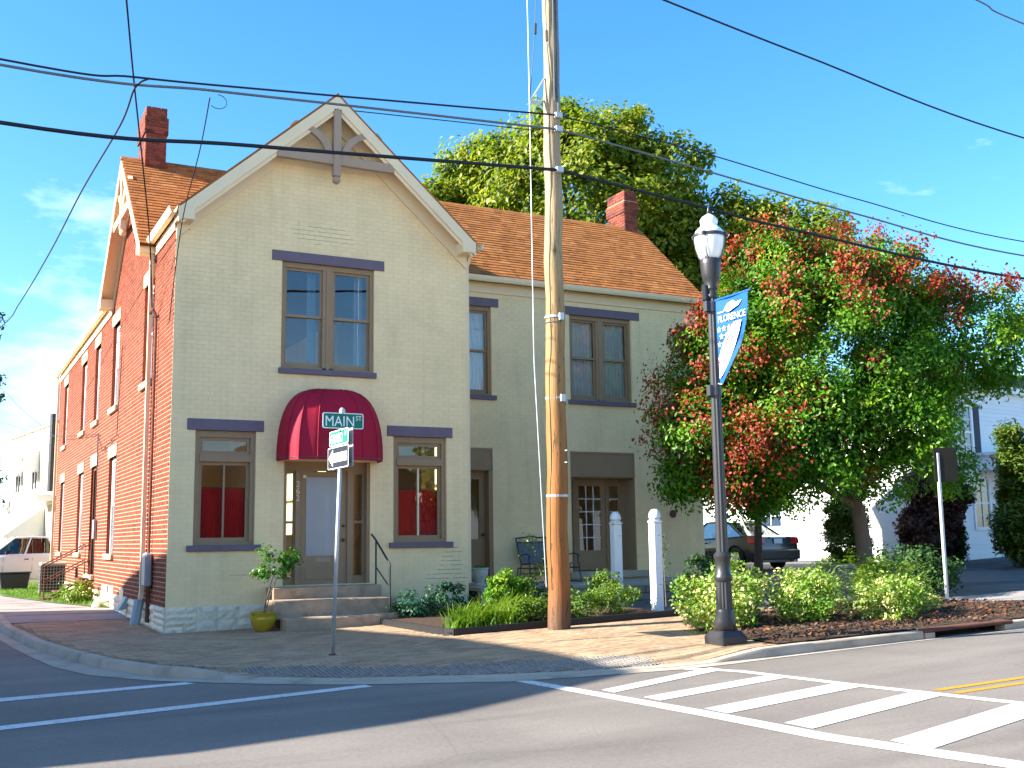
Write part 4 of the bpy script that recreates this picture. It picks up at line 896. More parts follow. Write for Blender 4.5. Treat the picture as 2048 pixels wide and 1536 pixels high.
# eaves, rakes, gutters
CT = M['creamtrim']
def rakeboard(F, d0, d1, off, h, ax, az, half, foot, m, name, par=house, up_=1):
    """pair of sloping boards below the roof line: F frame, ax apex s, az apex z"""
    obs = []
    for sg in (-1, 1):
        pts = [(ax, az-off), (ax, az-off-h*1.34), (ax+sg*half, az-off-h*1.34-RM*half), (ax+sg*half, az-off-RM*half)]
        k = MB(); k.prism(pts if sg > 0 else pts[::-1], F, d0, d1); obs.append(k.build(name, m, par))
    return obs
rakeboard(FF, .385, .42, .055, .2, APX, GZ, 3.09, 0, CT, 'fascia'); rakeboard(FF, .36, .384, .2, .16, APX, GZ, 3.02, 0, CT, 'fascia_moulding')
rakeboard(FF, .01, .05, .1, .36, APX, GZ, 3.045, 0, CT, 'frieze'); rakeboard(FF, .05, .385, .065, .04, APX, GZ, 3.05, 0, CT, 'soffit')
for x0_, x1_ in ((-.05, .26), (5.83, 6.14)): k = MB(); k.box(x0_, x1_, -.425, -.02, 7.63, 7.88); k.build('eave_return', CT, house, bevel=.012)
k = MB()
for i in range(14):
    t = .35+i*.19; x = APX+t; k.box(x-.012, x+.012, -.37, -.06, zg(x)-.147, zg(x)-.125)
k.build('soffit_slats', CT, house)
# gable ornament
MV = M['mauve']; orn = empty('gable_ornament', (0, 0, 0)); orn.parent = house; WORLD[orn.name] = (0, 0, 0)
def ornament(F, ax, az, par, m, dd=(.28, .4), sc=1.):
    d0, d1 = dd
    k = MB(); k.fbox(F, ax-.075*sc, ax+.075*sc, d0, d1+.02, az-1.75*sc, az-.35*sc); k.build('king_post', m, par)
    zc = az-1.42*sc; k = MB(); hb = (az-.32-zc)/RM; k.fbox(F, ax-hb, ax+hb, d0, d1, zc-.09*sc, zc+.09*sc); k.build('collar_beam', m, par)
    for sg in (-1, 1):
        pts = []; n = 10
        for i in range(n+1): t = i/n*math.pi/2; pts.append((ax+sg*(.09*sc+(.78*sc)*(1-math.cos(t))), zc+.09*sc+.62*sc*math.sin(t)))
        pin = [(x+sg*.14*sc*(1-.3*i/n), z-.05*sc-.06*sc*i/n) for i, (x, z) in enumerate(pts)]
        k = MB(); pl = pts+pin[::-1]; k.prism(pl, F, d0+.01, d1-.01); k.build('brace', m, par)
    k = MB(); c = F.P(ax, (d0+d1)/2, az-1.82*sc); k.lathe([(.02, -.09), (.07, -.05), (.085, 0), (.06, .06), (.045, .09)], c, 12); k.build('pendant', m, par, smooth=True)
ornament(FF, APX, GZ, orn, MV)
orn2 = empty('gable_ornament', (0, 0, 0)); orn2.parent = house; WORLD[orn2.name] = (0, 0, 0); ornament(FS, RY, RZ, orn2, CT, (.2, .32))
rakeboard(FS, .33, .36, .055, .19, RY, RZ, 3.2, 0, CT, 'fascia'); rakeboard(FS, .01, .05, .1, .22, RY, RZ, 3.1, 0, CT, 'frieze'); rakeboard(FS, .05, .33, .065, .035, RY, RZ, 3.15, 0, CT, 'soffit')
for y0_, y1_ in ((2.1, 2.42), (8.12, 8.5)): k = MB(); k.box(-.37, -.02, y0_, y1_, 7.55, 7.8); k.build('eave_return', CT, house, bevel=.012)
# level friezes and gutters
def gutter(p, q, lab=None, r=.075):
    p, q = Vector(p), Vector(q); t = (q-p).normalized(); n = Vector((t.y, -t.x, 0)); k = MB()
    prof = [(-.06, .07), (-.05, -.055), (.045, -.055), (.075, .0), (.085, .07), (.07, .07), (.04, -.04), (-.045, -.04)]
    A = [tuple(p+n*a+Vector((0, 0, b))) for a, b in prof]; B = [tuple(q+n*a+Vector((0, 0, b))) for a, b in prof]; m = len(prof); k.v = A+B
    k.f = [(i, (i+1) % m, m+(i+1) % m, m+i) for i in range(m)]+[tuple(range(m)), tuple(range(2*m-1, m-1, -1))]; k.m = [0]*len(k.f)
    return k.build('gutter_trough', CT, house)
gutter((-.13, 2.15, 7.78), (-.13, -.42, 7.78)); gutter((-.13, YB+.1, 7.72), (-.13, 8.5, 7.72)); gutter((6.2, 1.98, 7.74), (14.3, 1.98, 7.74)); gutter((6.23, -.42, 7.78), (6.23, 2.0, 7.78))
k = MB(); k.fbox(FW, W, X2+.02, .01, .04, 7.46, 7.78); k.fbox(FW, W, X2+.02, .04, .07, 7.66, 7.72); k.build('frieze', CT, house)
k = MB(); k.fbox(FW, W+.1, X2+.3, .07, .2, 7.74, 7.77); k.build('soffit', CT, house)
k = MB(); k.fbox(FS, 0, DW-.1, .01, .04, 7.5, 7.74); k.fbox(FS, 8.4, YB, .01, .04, 7.46, 7.7); k.build('frieze', CT, house)
k = MB(); k.fbox(FF, -.0, .26, .01, .045, 7.55, 7.64); k.fbox(FF, 5.83, W, .01, .045, 7.55, 7.64); k.build('frieze_end', CT, house)
k = MB(); k.box(14.25, 14.285, 1.98, RY, 7.6, 7.72); 
def down(pts, name='downspout', m=None, w=.09, par=house):
    k = MB(); k.tube(pts, w*.62, 4, caps=True); return k.build(name, m or CT, par)
down([(-.12, 2.2, 7.72), (-.08, 2.2, 7.5), (-.08, 2.15, .62), (-.12, 2.1, .45)]); k = MB(); k.tube([(-.12, 2.12, .5), (-.2, 2.05, .02)], .1, 8); k.build('drain_boot', mat('pale blue pipe', (.33, .42, .46), .6), house)
down([(-.12, YB-.05, 7.68), (-.07, YB-.1, 7.4), (-.07, YB-.15, .5)]); down([(W+.12, .05, 7.68), (W+.06, .1, 7.45), (W+.06, .1, .7)], w=.08)
k = MB(); k.box(-.16, -.02, 1.32, 1.72, .78, 1.42); mb_ = k.build('meter_box', M['grey'], house, bevel=.03)
k = MB(); k.tube([(-.06, 1.55, 1.42), (-.06, 1.55, 6.1)], .025, 6); k.tube([(-.06, 1.42, .78), (-.06, 1.42, .1)], .03, 6); k.tube([(-.06, 1.6, .78), (-.06, 1.6, .1)], .025, 6); k.tube([(-.06, 1.55, 6.1), (-.12, 1.6, 6.25), (-.16, 1.7, 6.2)], .035, 6); k.build('conduit', M['rust'], house)
k = MB(); k.tube([(-.05, 10.1, 4.55), (-.05, 10.05, .9)], .015, 5); k.tube([(-.05, 6.2, 6.3), (-.05, 6.6, 4.2), (-.05, 9.2, 4.0), (-.05, 10.1, 4.5)], .01, 5); k.build('wall_cable', M['cable'], house)
k = MB(); k.box(-.1, -.015, 9.95, 10.2, 1.75, 2.25); k.build('junction_box', M['grey'], house, bevel=.01)
k = MB(); k.hexa([(-.02, 4.15, .22), (-.02, 4.45, .22), (-.02, 4.45, .45), (-.02, 4.15, .45), (-.22, 4.15, .2), (-.22, 4.45, .2), (-.06, 4.45, .48), (-.06, 4.15, .48)]); k.build('vent_hood', mat('galvanised vent', (.3, .4, .42), .6, .08), house)
k = MB(); k.tube([(-.02, 7.25, .3), (-.25, 7.25, .28), (-.32, 7.25, .12)], .09, 8); k.build('dryer_vent', M['whitep'], house)
# ------------------------------------------------------------------ patio before the wing
pat = thing('patio', (9, 1, 0), 'raised concrete patio with tan block retaining wall before the wing', 'patio'); pat["kind"] = 'thing'
k = MB(); k.box(6.45, 12.7, .12, 2.235, .5, .585); k.build('slab', M['slate'], pat, bevel=.01)
k = MB(); k.box(6.5, 12.65, .25, 2.2, -.1, .499); k.build('core', M['dark'], pat)
for r, (za, zb) in enumerate(((.02, .18), (.18, .34), (.34, .5))):
    s = 6.4-r*.0 - (.16 if r % 2 else 0); y0 = .02+.03*r
    while s < 12.7:
        a, b = max(s, 6.42), min(s+.32, 12.7)
        if b-a > .08:
            k = MB(); h = .012*rng.random(); k.hexa([(a+.006, y0-h, za+.004), (b-.006, y0-h, za+.004), (b-.006, y0+.24, za+.004), (a+.006, y0+.24, za+.004), (a+.006, y0-h*.5, zb-.004), (b-.006, y0-h*.5, zb-.004), (b-.006, y0+.24, zb-.004), (a+.006, y0+.24, zb-.004)]); k.build('block', M['block'], pat, bevel=.012)
        s += .32
# urn
u = thing('planter_urn', (6.88, 1.1, .585), 'small pale urn planter at the brown corner door', 'urn')
k = MB(); k.lathe([(.12, 0), (.13, .03), (.09, .06), (.1, .1), (.17, .2), (.19, .3), (.185, .34), (.2, .36), (.2, .39), (.17, .39), (.16, .33)], (6.88, 1.1, .585), 24); smoothang(k.build('bowl', mat('chalky urn', (.52, .52, .47), .85, .1, 6), u))
# glider bench
bn = thing('glider_bench', (9.0, 1.7, .585), 'dark green metal glider bench with grey sling back on the patio', 'bench')
bx0, bx1, by, bz = 8.25, 9.65, 1.85, .585
gm_ = M['greenm']
k = MB()
for x in (bx0+.06, bx1-.06): k.tube([(x-.02, by+.2, bz+1.02), (x, by+.03, bz+.52), (x+.0, by-.02, bz+.42), (x, by-.5, bz+.44)], .016, 6)
k.tube([(bx0+.04, by+.2, bz+1.02), (bx0+.3, by+.2, bz+1.04), (bx0+.45, by+.21, bz+1.07), (bx0+.6, by+.2, bz+1.03), (bx0+.9, by+.2, bz+1.03), (bx0+1.05, by+.21, bz+1.08), (bx0+1.3, by+.2, bz+1.03), (bx1-.04, by+.2, bz+1.02)], .016, 6); k.tube([(bx0+.05, by+.17, bz+.93), (bx1-.05, by+.17, bz+.93)], .01, 6)
k.build('back_frame', gm_, bn)
k = MB()
for i in range(6):
    x = bx0+.14+i*.22; pts = [(x+.055*math.cos(t*.7)*(1-t/14), by+.185, bz+.975+.04*math.sin(t*.7)*(1-t/14)) for t in range(0, 12)]; k.tube(pts, .006, 4)
k.build('scrollwork', gm_, bn)
k = MB(); n_ = 8
for j in range(n_+1): t = j/n_; k.v += [(bx0+.07+.03*(1-t), by+.02+.155*t-.01*math.sin(t*3.1), bz+.46+.46*t), (bx1-.07-.03*(1-t), by+.02+.155*t-.01*math.sin(t*3.1), bz+.46+.46*t)]
for j in range(n_): k.f.append((2*j, 2*j+1, 2*j+3, 2*j+2)); k.m.append(0)
k.build('sling_back', M['mesh'], bn, smooth=True)
k = MB(); k.box(bx0+.07, bx1-.07, by-.5, by, bz+.42, bz+.445); k.build('seat', M['mesh'], bn, bevel=.008)
k = MB()
for x in (bx0+.05, bx1-.05): k.tube([(x, by+.05, bz+.62), (x, by-.25, bz+.66), (x, by-.45, bz+.63), (x, by-.48, bz+.57)], .014, 6); k.tube([(x, by-.4, bz+.64), (x, by-.42, bz+.44)], .012, 6)
k.build('armrest', gm_, bn)
for x in (bx0+.04, bx1-.04):
    k = MB(); k.tube([(x, by+.1, bz+.33), (x, by+.2, bz+.01), (x, by-.55, bz+.01), (x, by-.45, bz+.33), (x, by+.1, bz+.33)], .014, 6); k.tube([(x+.03, by+.0, bz+.42), (x+.03, by+.12, bz+.05)], .012, 6); k.tube([(x+.03, by-.4, bz+.42), (x+.03, by-.5, bz+.05)], .012, 6); k.build('leg_frame', gm_, bn)
k = MB(); k.tube([(bx0+.04, by-.45, bz+.33), (bx1-.04, by-.45, bz+.33)], .014, 6); k.tube([(bx0+.04, by-.0, bz+.2), (bx1-.04, by-.0, bz+.2)], .012, 6); k.build('stretcher', gm_, bn)

# garden bed with black edging
tag(sheet('planting_bed', [(3.66, -4.38), (8.2, -4.33), (8.2, .02), (6.4, .02), (6.4, -.06), (3.66, -.06)], lambda x, y: G(x, y)+.045+.08*max(0, (y+4.3)/4.3), M['soil'], .5), 'mulched garden bed before the patio', kind='structure')
k = MB(); pts = [(3.62, -.1), (3.62, -3.2), (3.66, -4.2), (3.75, -4.4), (4.6, -4.43), (6.5, -4.42), (8.22, -4.38)]
for a, b in zip(pts, pts[1:]): 
    d = (Vector(b)-Vector(a)).normalized(); n = Vector((-d.y, d.x))*.025; z = [G(*a), G(*b)]
    k.hexa([(a[0]-n.x, a[1]-n.y, z[0]-.03), (b[0]-n.x, b[1]-n.y, z[1]-.03), (b[0]+n.x, b[1]+n.y, z[1]-.03), (a[0]+n.x, a[1]+n.y, z[0]-.03), (a[0]-n.x, a[1]-n.y, z[0]+.11), (b[0]-n.x, b[1]-n.y, z[1]+.11), (b[0]+n.x, b[1]+n.y, z[1]+.11), (a[0]+n.x, a[1]+n.y, z[0]+.11)])
tag(k.build('bed_edging', M['edging'], None), 'black plastic edging strip round the garden bed', 'edging')
# white posts
def white_post(x, y, z0, z1, lab):
    t = thing('white_post', (x, y, z0), lab, 'post', 'white wooden posts in the garden bed'); w = .095
    k = MB(); k.box(x-w, x+w, y-w, y+w, z0-.1, z1-.26); k.build('shaft', M['whitep'], t, bevel=.018)
    k = MB(); k.box(x-w*1.12, x+w*1.12, y-w*1.12, y+w*1.12, z1-.26, z1-.22); k.box(x-w*.85, x+w*.85, y-w*.85, y+w*.85, z1-.22, z1-.18); k.build('collar', M['whitep'], t, bevel=.012)
    k = MB(); k.lathe([(w*.8, -.181), (w*1.22, -.16), (w*1.2, -.12), (w*1.05, -.06), (w*.7, -.015), (.02, 0)], (x, y, z1), 20); smoothang(k.build('cap', M['whitep'], t), 60)
    k = MB(); k.box(x+.0, x+.04, y-w-.004, y-w, z1-.5, z1-.49); k.box(x+.01, x+.05, y-w-.004, y-w, z0+.5, z0+.51); k.build('fixing', M['blackm'], t)
white_post(8.74, -1.55, .25, 2.12, 'white square post, farther and shorter of two, before the glazed door')
white_post(8.36, -3.5, .2, 2.12, 'white square post, nearer of two, beside the variegated bushes')

# yellow pot with shrub
pt = (1.56, -.92, G(1.5, -.9))
t = thing('flower_pot', pt, 'glazed mustard yellow pot beside the entrance steps', 'pot')
k = MB(); k.lathe([(.13, 0), (.15, .015), (.2, .1), (.235, .19), (.24, .24), (.225, .29), (.245, .315), (.25, .335), (.235, .34), (.21, .31), (.2, .28)], pt, 32, cap=True); smoothang(k.build('bowl', M['yellowpot'], t), 70)
k = MB(); k.lathe([(.2, .275), (.01, .28)], pt, 20); k.build('soil', M['soil'], t)

# ------------------------------------------------------------------ utility pole
PB = Vector((5.45, -4.83, .11)); PT = Vector((5.52, -4.86, 13.2))
pole = thing('utility_pole', tuple(PB), 'tall weathered wooden utility pole standing at the garden bed', 'utility pole')
k = MB(); ns = 40; pts = []; rs = []
for i in range(ns+1): t = i/ns; p = PB.lerp(PT, t)-Vector((0, 0, .1 if i == 0 else 0)); pts.append(p+Vector((.012*math.sin(i*.9), .01*math.cos(i*1.3), 0))); rs.append(.19*(1-t)+.125*t+.004*math.sin(i*2.1))
k.tube(pts, rs, 22); smoothang(k.build('shaft', M['polewood'], pole), 50)
ax = lambda z: PB.lerp(PT, (z-PB.z)/(PT.z-PB.z)); rad = lambda z: .19+(.125-.19)*(z-PB.z)/(PT.z-PB.z)
for z in (5.35, 3.95, 2.3):
    k = MB(); c = ax(z); k.lathe([(rad(z)+.004, -.02), (rad(z)+.01, -.02), (rad(z)+.01, .02), (rad(z)+.004, .02)], tuple(c), 22, cap=False); k.build('steel_band', M['galv'], pole)
    if z > 3: k = MB(); k.box(c.x-.02, c.x+.06, c.y-rad(z)-.05, c.y-rad(z)-.005, z-.07, z+.05); k.build('band_clip', M['galv'], pole)
k = MB()
for z in (5.25, 3.85): c = ax(z); k.lathe([(rad(z)+.003, -.008), (rad(z)+.007, 0), (rad(z)+.003, .008)], tuple(c), 22, cap=False)
k.build('strap', M['cable2'], pole)
k = MB(); c = ax(3.0); k.tube([(c.x+.06, c.y-rad(3)-.0, 3.05), (c.x+.07, c.y-rad(3)-.06, 3.05)], .012, 6); k.tube([(c.x+.05, c.y-rad(3)-.0, 2.85), (c.x+.06, c.y-rad(3)-.06, 2.85)], .012, 6); k.build('pole_step', M['galv'], pole)
k = MB(); k.tube([tuple(ax(z)+Vector((.04, -rad(z)-.012, 0))) for z in (9.0, 10, 11.5, 13)], .028, 6); k.tube([tuple(ax(z)+Vector((-.03, -rad(z)-.008, 0))) for z in (9.2, 10, 11.5, 13)], .014, 6); k.build('riser_conduit', M['cable2'], pole)
a = ax(9.15); k = MB(); k.tube([tuple(a+Vector((-.14, 0, .08))), tuple(a+Vector((-.46, -.02, -.02)))], .022, 6); k.tube([tuple(a+Vector((-.14, 0, .5))), tuple(a+Vector((-.46, -.02, -.02)))], .018, 6); k.build('guy_strut', M['galv'], pole)
k = MB(); s = a+Vector((-.46, -.02, -.02)); k.tube([tuple(s+Vector((-.02, 0, 4))), tuple(s), (5.05, -4.85, 4.6), (5.2, -4.87, .8)], .009, 5); k.build('guy_wire', M['galv'], pole)
k = MB(); k.tube([tuple(s), tuple(s+Vector((.14, 0, 1.4))), tuple(s+Vector((.2, 0, 3)))], .007, 5); k.tube([tuple(s+Vector((.14, 0, 1.3))), tuple(s+Vector((.15, 0, 1.5)))], .025, 6); k.build('guy_insulator', M['blackm'], pole)
for z in (8.93, 8.68, 7.94): k = MB(); c = ax(z); k.box(c.x-.04, c.x+.1, c.y-rad(z)-.07, c.y-rad(z)+.01, z-.05, z+.05); k.build('cable_clamp', M['galv'], pole, bevel=.01)

# wires
def smoothpts(p, n=10):
    p = [Vector(q) for q in p]; out = []
    for i in range(len(p)-1):
        a, b, c, d = p[max(i-1, 0)], p[i], p[i+1], p[min(i+2, len(p)-1)]
        for k in range(n): t = k/n; out.append(.5*((2*b)+(c-a)*t+(2*a-5*b+4*c-d)*t*t+(3*b-a-3*c+d)*t**3))
    return out+[p[-1]]
def wire(pts, r, lab, m='cable', sm=True):
    k = MB(); k.tube(smoothpts(pts) if sm else pts, r, 6); return tag(k.build('overhead_cable', M[m], None, smooth=True), lab, 'cable', 'overhead wires')
YP = -5.03
wire([(-26, YP, 9.6), (-12, YP, 8.5), (-3.31, YP, 8.2), (-1.53, YP, 8.28), (.55, YP, 8.46), (5.5, YP, 8.93)], .017, 'upper black cable crossing the front gable to the pole')
wire([(5.5, YP, 8.93), (8.74, YP, 8.73), (12.55, YP, 8.36), (17.86, YP, 8.05), (30, YP, 8.4), (45, YP, 9.4)], .013, 'upper black wire from the pole over the red tree')
wire([(-26, YP-.1, 9.5), (-12, YP, 8.42), (-3.31, YP, 8.12), (-.44, YP, 8.28), (1.77, YP, 8.43), (5.5, YP, 8.67)], .022, 'grey bundled cable just under the upper cable left of the pole', 'cable2')
wire([(5.5, YP, 8.67), (6.1, YP, 8.63), (6.82, YP-.05, 8.54), (8.73, YP, 8.39), (12.53, YP, 8.04), (17.82, YP, 7.72), (30, YP, 8), (45, YP, 9)], .019, 'grey bundled cable from the pole, second over the red tree', 'cable2')
wire([(-26, YP, 8.6), (-12, YP, 7.6), (-3.27, YP, 7.30), (.18, YP, 7.52), (5.5, YP, 7.93)], .031, 'thick black cable, lowest across the front gable')
wire([(5.5, YP, 7.93), (8.81, YP, 7.66), (10.89, YP, 7.50), (17.76, YP, 7.19), (30, YP, 7.5), (45, YP, 8.4)], .029, 'thick black cable passing behind the lamp globe')
wire([(5.5, YP+.1, 12.0), (7.77, YP, 11.63), (11.4, YP, 11.2), (18.15, YP, 10.52), (32, YP, 10.3), (45, YP, 11)], .02, 'black wire across open sky above the trees')
wire([(12, YP, 14.1), (16.59, YP, 13.62), (18.5, YP, 13.36), (30, YP, 12.7)], .018, 'wire in the top corner of the sky', 'cable2')
wire([(1.77, YP-.03, 8.34), (3.5, YP-.03, 8.46), (5.0, YP-.03, 8.56)], .009, 'thin wire slung just below the grey bundled cable')
wire([(-2.9, -11.5, 9.3), (-1.91, -6.6, 8.65), (-1.5, -4.6, 8.37), (-.98, -2.2, 7.95), (-.48, 0, 7.26), (-.15, 1.55, 6.3)], .014, 'service wire dropping past the sooty chimney to the meter conduit')
wire([(-1.36, YP, 8.29), (-1.54, YP+.05, 8.13), (-1.53, -3.5, 8.1), (-1.65, .5, 8.22), (-1.83, 5, 8.08), (-2.15, 9.5, 7.81), (-2.47, 12.5, 7.67), (-3.94, 22, 7.74)], .014, 'wire falling from the cable toward the far left')
wire([(-.48, YP, 8.16), (-.24, -3.2, 8.0), (-.1, -1.2, 7.47), (-.07, -.3, 6.46), (-.06, .1, 5.76)], .01, 'thin wire down to the front corner of the red wall')
wire([(-3, 60, 14), (-1.27, 40, 9.59), (-.75, 32, 7.68), (-.03, 22, 5.45)], .012, 'slack wire by the downspout at the far end of the red wall')
wire([(-.06, 9.9, 4.5), (-.35, 24, 5.75), (-.97, 45, 8.31), (-2, 70, 11)], .009, 'thin wire from the red wall to the beige building')
k = MB(); c = Vector((-.36, YP, 8.12)); k.tube([tuple(c+Vector((.13*math.cos(t), 0, .11*math.sin(t)))) for t in np.linspace(-2.4, 1.6, 14)], .006, 5); tag(k.build('overhead_cable', M['cable'], None), 'small hanging loop of wire under the cable left of the gable', 'cable', 'overhead wires')

# ------------------------------------------------------------------ street lamp
LB = (5.99, -8.49, G(5.99, -8.49)); lamp = thing('street_lamp', LB, 'charcoal fluted street lamp with white acorn globe beside the crosswalk', 'street lamp'); lm = M['lampm']
LTX, LTY = .0, 0.
k = MB(); k.box(LB[0]-.21, LB[0]+.21, LB[1]-.21, LB[1]+.21, LB[2]-.02, LB[2]+.1); k.hexa([(LB[0]-.21, LB[1]-.21, LB[2]+.1), (LB[0]+.21, LB[1]-.21, LB[2]+.1), (LB[0]+.21, LB[1]+.21, LB[2]+.1), (LB[0]-.21, LB[1]+.21, LB[2]+.1), (LB[0]-.15, LB[1]-.15, LB[2]+.18), (LB[0]+.15, LB[1]-.15, LB[2]+.18), (LB[0]+.15, LB[1]+.15, LB[2]+.18), (LB[0]-.15, LB[1]+.15, LB[2]+.18)]); k.build('base_plate', lm, lamp, bevel=.01)
k = MB(); k.lathe([(.145, .15), (.15, .3), (.125, .42), (.125, .46), (.118, .47)], LB, 24); k.build('base_ring', lm, lamp, smooth=True)
k = MB(); k.lathe([(.118, .46), (.104, .86)], LB, 32, flute=.09); k.build('fluted_base', lm, lamp)
k = MB(); k.lathe([(.115, .85), (.13, .88), (.13, .92), (.108, .95), (.108, 1.14), (.125, 1.17), (.125, 1.21), (.09, 1.25)], LB, 24); smoothang(k.build('base_collar', lm, lamp))
k = MB(); k.lathe([(.086, 1.22), (.066, 4.88)], LB, 24, flute=.1); k.build('fluted_shaft', lm, lamp)
k = MB(); k.lathe([(.07, 4.86), (.085, 4.88), (.085, 4.91), (.07, 4.93), (.07, 4.97), (.092, 5.0), (.075, 5.04), (.12, 5.13), (.14, 5.22), (.15, 5.36), (.152, 5.42), (.14, 5.44)], LB, 24); smoothang(k.build('globe_fitter', lm, lamp), 50)
gl, nt, b_, out = nodes('lamp globe'); b_.inputs['Base Color'].default_value = (.86, .87, .86, 1); b_.inputs['Roughness'].default_value = .18; b_.inputs['Subsurface Weight'].default_value = .3; b_.inputs['Subsurface Radius'].default_value = (.1, .1, .1); b_.inputs['Coat Weight'].default_value = .6
k = MB(); k.lathe([(.125, 5.43), (.16, 5.48), (.2, 5.6), (.22, 5.73), (.225, 5.79)], LB, 32); globe = k.build('globe', gl, lamp, smooth=True)
k = MB(); k.lathe([(.226, 5.79), (.205, 5.85), (.165, 5.9), (.13, 5.93), (.118, 5.96), (.128, 5.99), (.128, 6.03), (.1, 6.07), (.06, 6.1), (.03, 6.12)], LB, 32); k.build('globe_cap', gl, lamp, smooth=True)
k = MB(); k.lathe([(.228, 5.765), (.236, 5.77), (.236, 5.81), (.228, 5.815)], LB, 32, cap=False)
for a in range(4):
    t = a*math.pi/2-1.0; d = Vector((math.cos(t), math.sin(t), 0)); sd_ = Vector((-d.y, d.x, 0))*.02
    for q in (-1, 1): k.tube([tuple(Vector(LB)+d*r+sd_*q+Vector((0, 0, z))) for r, z in ((.14, 5.44), (.172, 5.48), (.212, 5.6), (.232, 5.73), (.236, 5.79))], .006, 5)
    k.tube([tuple(Vector(LB)+d*.236+Vector((0, 0, 5.77))), tuple(Vector(LB)+d*.25+Vector((0, 0, 5.82)))], .024, 6)
k.build('globe_cage', M['blackm'], lamp)
k = MB(); k.lathe([(.02, 6.11), (.03, 6.14), (.018, 6.17), (.008, 6.22)], LB, 10); k.build('finial', lm, lamp)
k = MB(); k.box(LB[0]-.16, LB[0]-.06, LB[1]-.02, LB[1]+.05, 4.93, 5.2); k.build('photocell_box', lm, lamp, bevel=.03)
for z in (4.86, 3.64):
    k = MB(); k.lathe([(.072, -.07), (.085, -.07), (.085, .07), (.072, .07)], (LB[0], LB[1], z), 20); k.box(LB[0]-.13, LB[0]-.07, LB[1]-.04, LB[1]+.04, z-.07, z+.08); k.build('banner_bracket', M['blackm'], lamp)
# banner hangs on the lamp
ban = thing('banner', (LB[0], LB[1]-.1, 4.9), 'blue pennant banner with white stripes hung on the street lamp', 'banner')
FB = Fr((LB[0], LB[1]-.075, 0), (0, -1, 0), (-1, 0, 0))
zt, zb_ = 4.93, 3.72
prof = []
n_ = 14
for i in range(n_+1): t = i/n_; prof.append((.06+.64*(1-t**2.0)*(1 if t < 1 else 0)+.0, zt-(zt-zb_)*t))
k = MB()
for i, (w_, z) in enumerate(prof): 
    for j in range(7): s = .02+(w_)*(j/6); k.v.append(FB.P(s, .012*math.sin(s*8+z*3), z))
for i in range(n_):
    for j in range(6): a = i*7+j; k.f.append((a, a+1, a+8, a+7)); k.m.append(0)
k.build('cloth', M['bluecloth'], ban, recalc=False, smooth=True)
def bpatch(name, pts, m, d=.016):
    k = MB(); k.prism(pts, FB, d-.001, d+.002); return k.build(name, m, ban)
wm = M['white_sign']
def edge(z): t = (zt-z)/(zt-zb_); return .02+.06+.64*(1-t*t)
strp = [(.42, 4.56)]+[(edge(z)-.09, z) for z in (4.56, 4.4, 4.2, 4.0, 3.85)]+[(.05, 3.8), (.05, 4.1), (.16, 4.3), (.3, 4.48)]
bpatch('white_field', strp, wm, .014)
for o_ in (.1, .2):
    a = [(edge(z)-.09-o_, z) for z in (4.54, 4.4, 4.2, 4.0)]; bpatch('red_stripe', a+[(x-.022, z) for x, z in a[::-1]], M['redcloth'], .018)
def star(s, z, r):
    return [(s+(r if i % 2 == 0 else r*.42)*math.sin(i*math.pi/5), z+(r if i % 2 == 0 else r*.42)*math.cos(i*math.pi/5)) for i in range(10)]
for r_ in range(6):
    for c_ in range(3 if r_ < 3 else 2 if r_ < 5 else 1):
        s, z = .08+c_*.11+(.05 if r_ % 2 else 0), 4.5-r_*.105
        if s < edge(z)-.28: bpatch('star', star(s, z, .048), wm, .016)
text('FLORENCE', .135, FB, .06, .016, 4.6, wm, ban, sx=.92); bpatch('boat_emblem', [(.2, 4.76), (.3, 4.72), (.52, 4.78), (.6, 4.84), (.47, 4.83), (.4, 4.87), (.28, 4.84)], wm); bpatch('underline', [(.06, 4.735), (.2, 4.735), (.2, 4.75), (.06, 4.75)], wm)
k = MB(); k.tube([FB.P(-.02, 0, zt+.01), FB.P(.76, 0, zt+.015)], .016, 8); k.build('arm', M['bluecloth'], ban); k = MB(); k.tube([FB.P(.76, 0, zt+.015), FB.P(.79, 0, zt+.016)], .02, 8); k.build('arm_tip', M['blackm'], ban)
k = MB(); k.tube([FB.P(-.01, 0, zb_+.02), FB.P(.08, 0, zb_+.0)], .01, 6); k.build('tie', M['galv'], ban)

# ------------------------------------------------------------------ street name sign
SB = (1.305, -5.598, 0.008); sg = thing('street_sign_post', SB, 'slim steel street-name post with green blades and one-way arrow on the corner', 'street sign')
tx = lambda z: SB[0]+.033*z
k = MB(); k.tube([(tx(0), SB[1], 0-.05), (tx(3.5), SB[1], 3.47)], .028, 8); k.build('post', M['galv'], sg, smooth=True)
k = MB(); k.lathe([(.035, -.03), (.045, 0), (.045, .05), (.02, .08)], (tx(3.5), SB[1], 3.45), 12); k.build('cap', M['galv'], sg)
k = MB(); k.lathe([(.06, 0), (.055, .015)], SB, 12); k.build('foot', M['rust'], sg)
def plate(F, s0, s1, z0, z1, m, rim, par, name, r=.03, d=0):
    def rr(a, b, c, e, r): return [(x+r*math.cos(t), z+r*math.sin(t)) for (x, z, t0) in ((b-r, e-r, 0), (a+r, e-r, 1), (a+r, c+r, 2), (b-r, c+r, 3)) for t in np.linspace(t0*math.pi/2, (t0+1)*math.pi/2, 5)]
    k = MB(); k.prism(rr(s0, s1, z0, z1, r), F, d-.003, d+.003); o = k.build(name, rim, par)
    k = MB(); k.prism(rr(s0+.013, s1-.013, z0+.013, z1-.013, r*.7), F, d+.003, d+.0045); k.build('face', m, o); return o
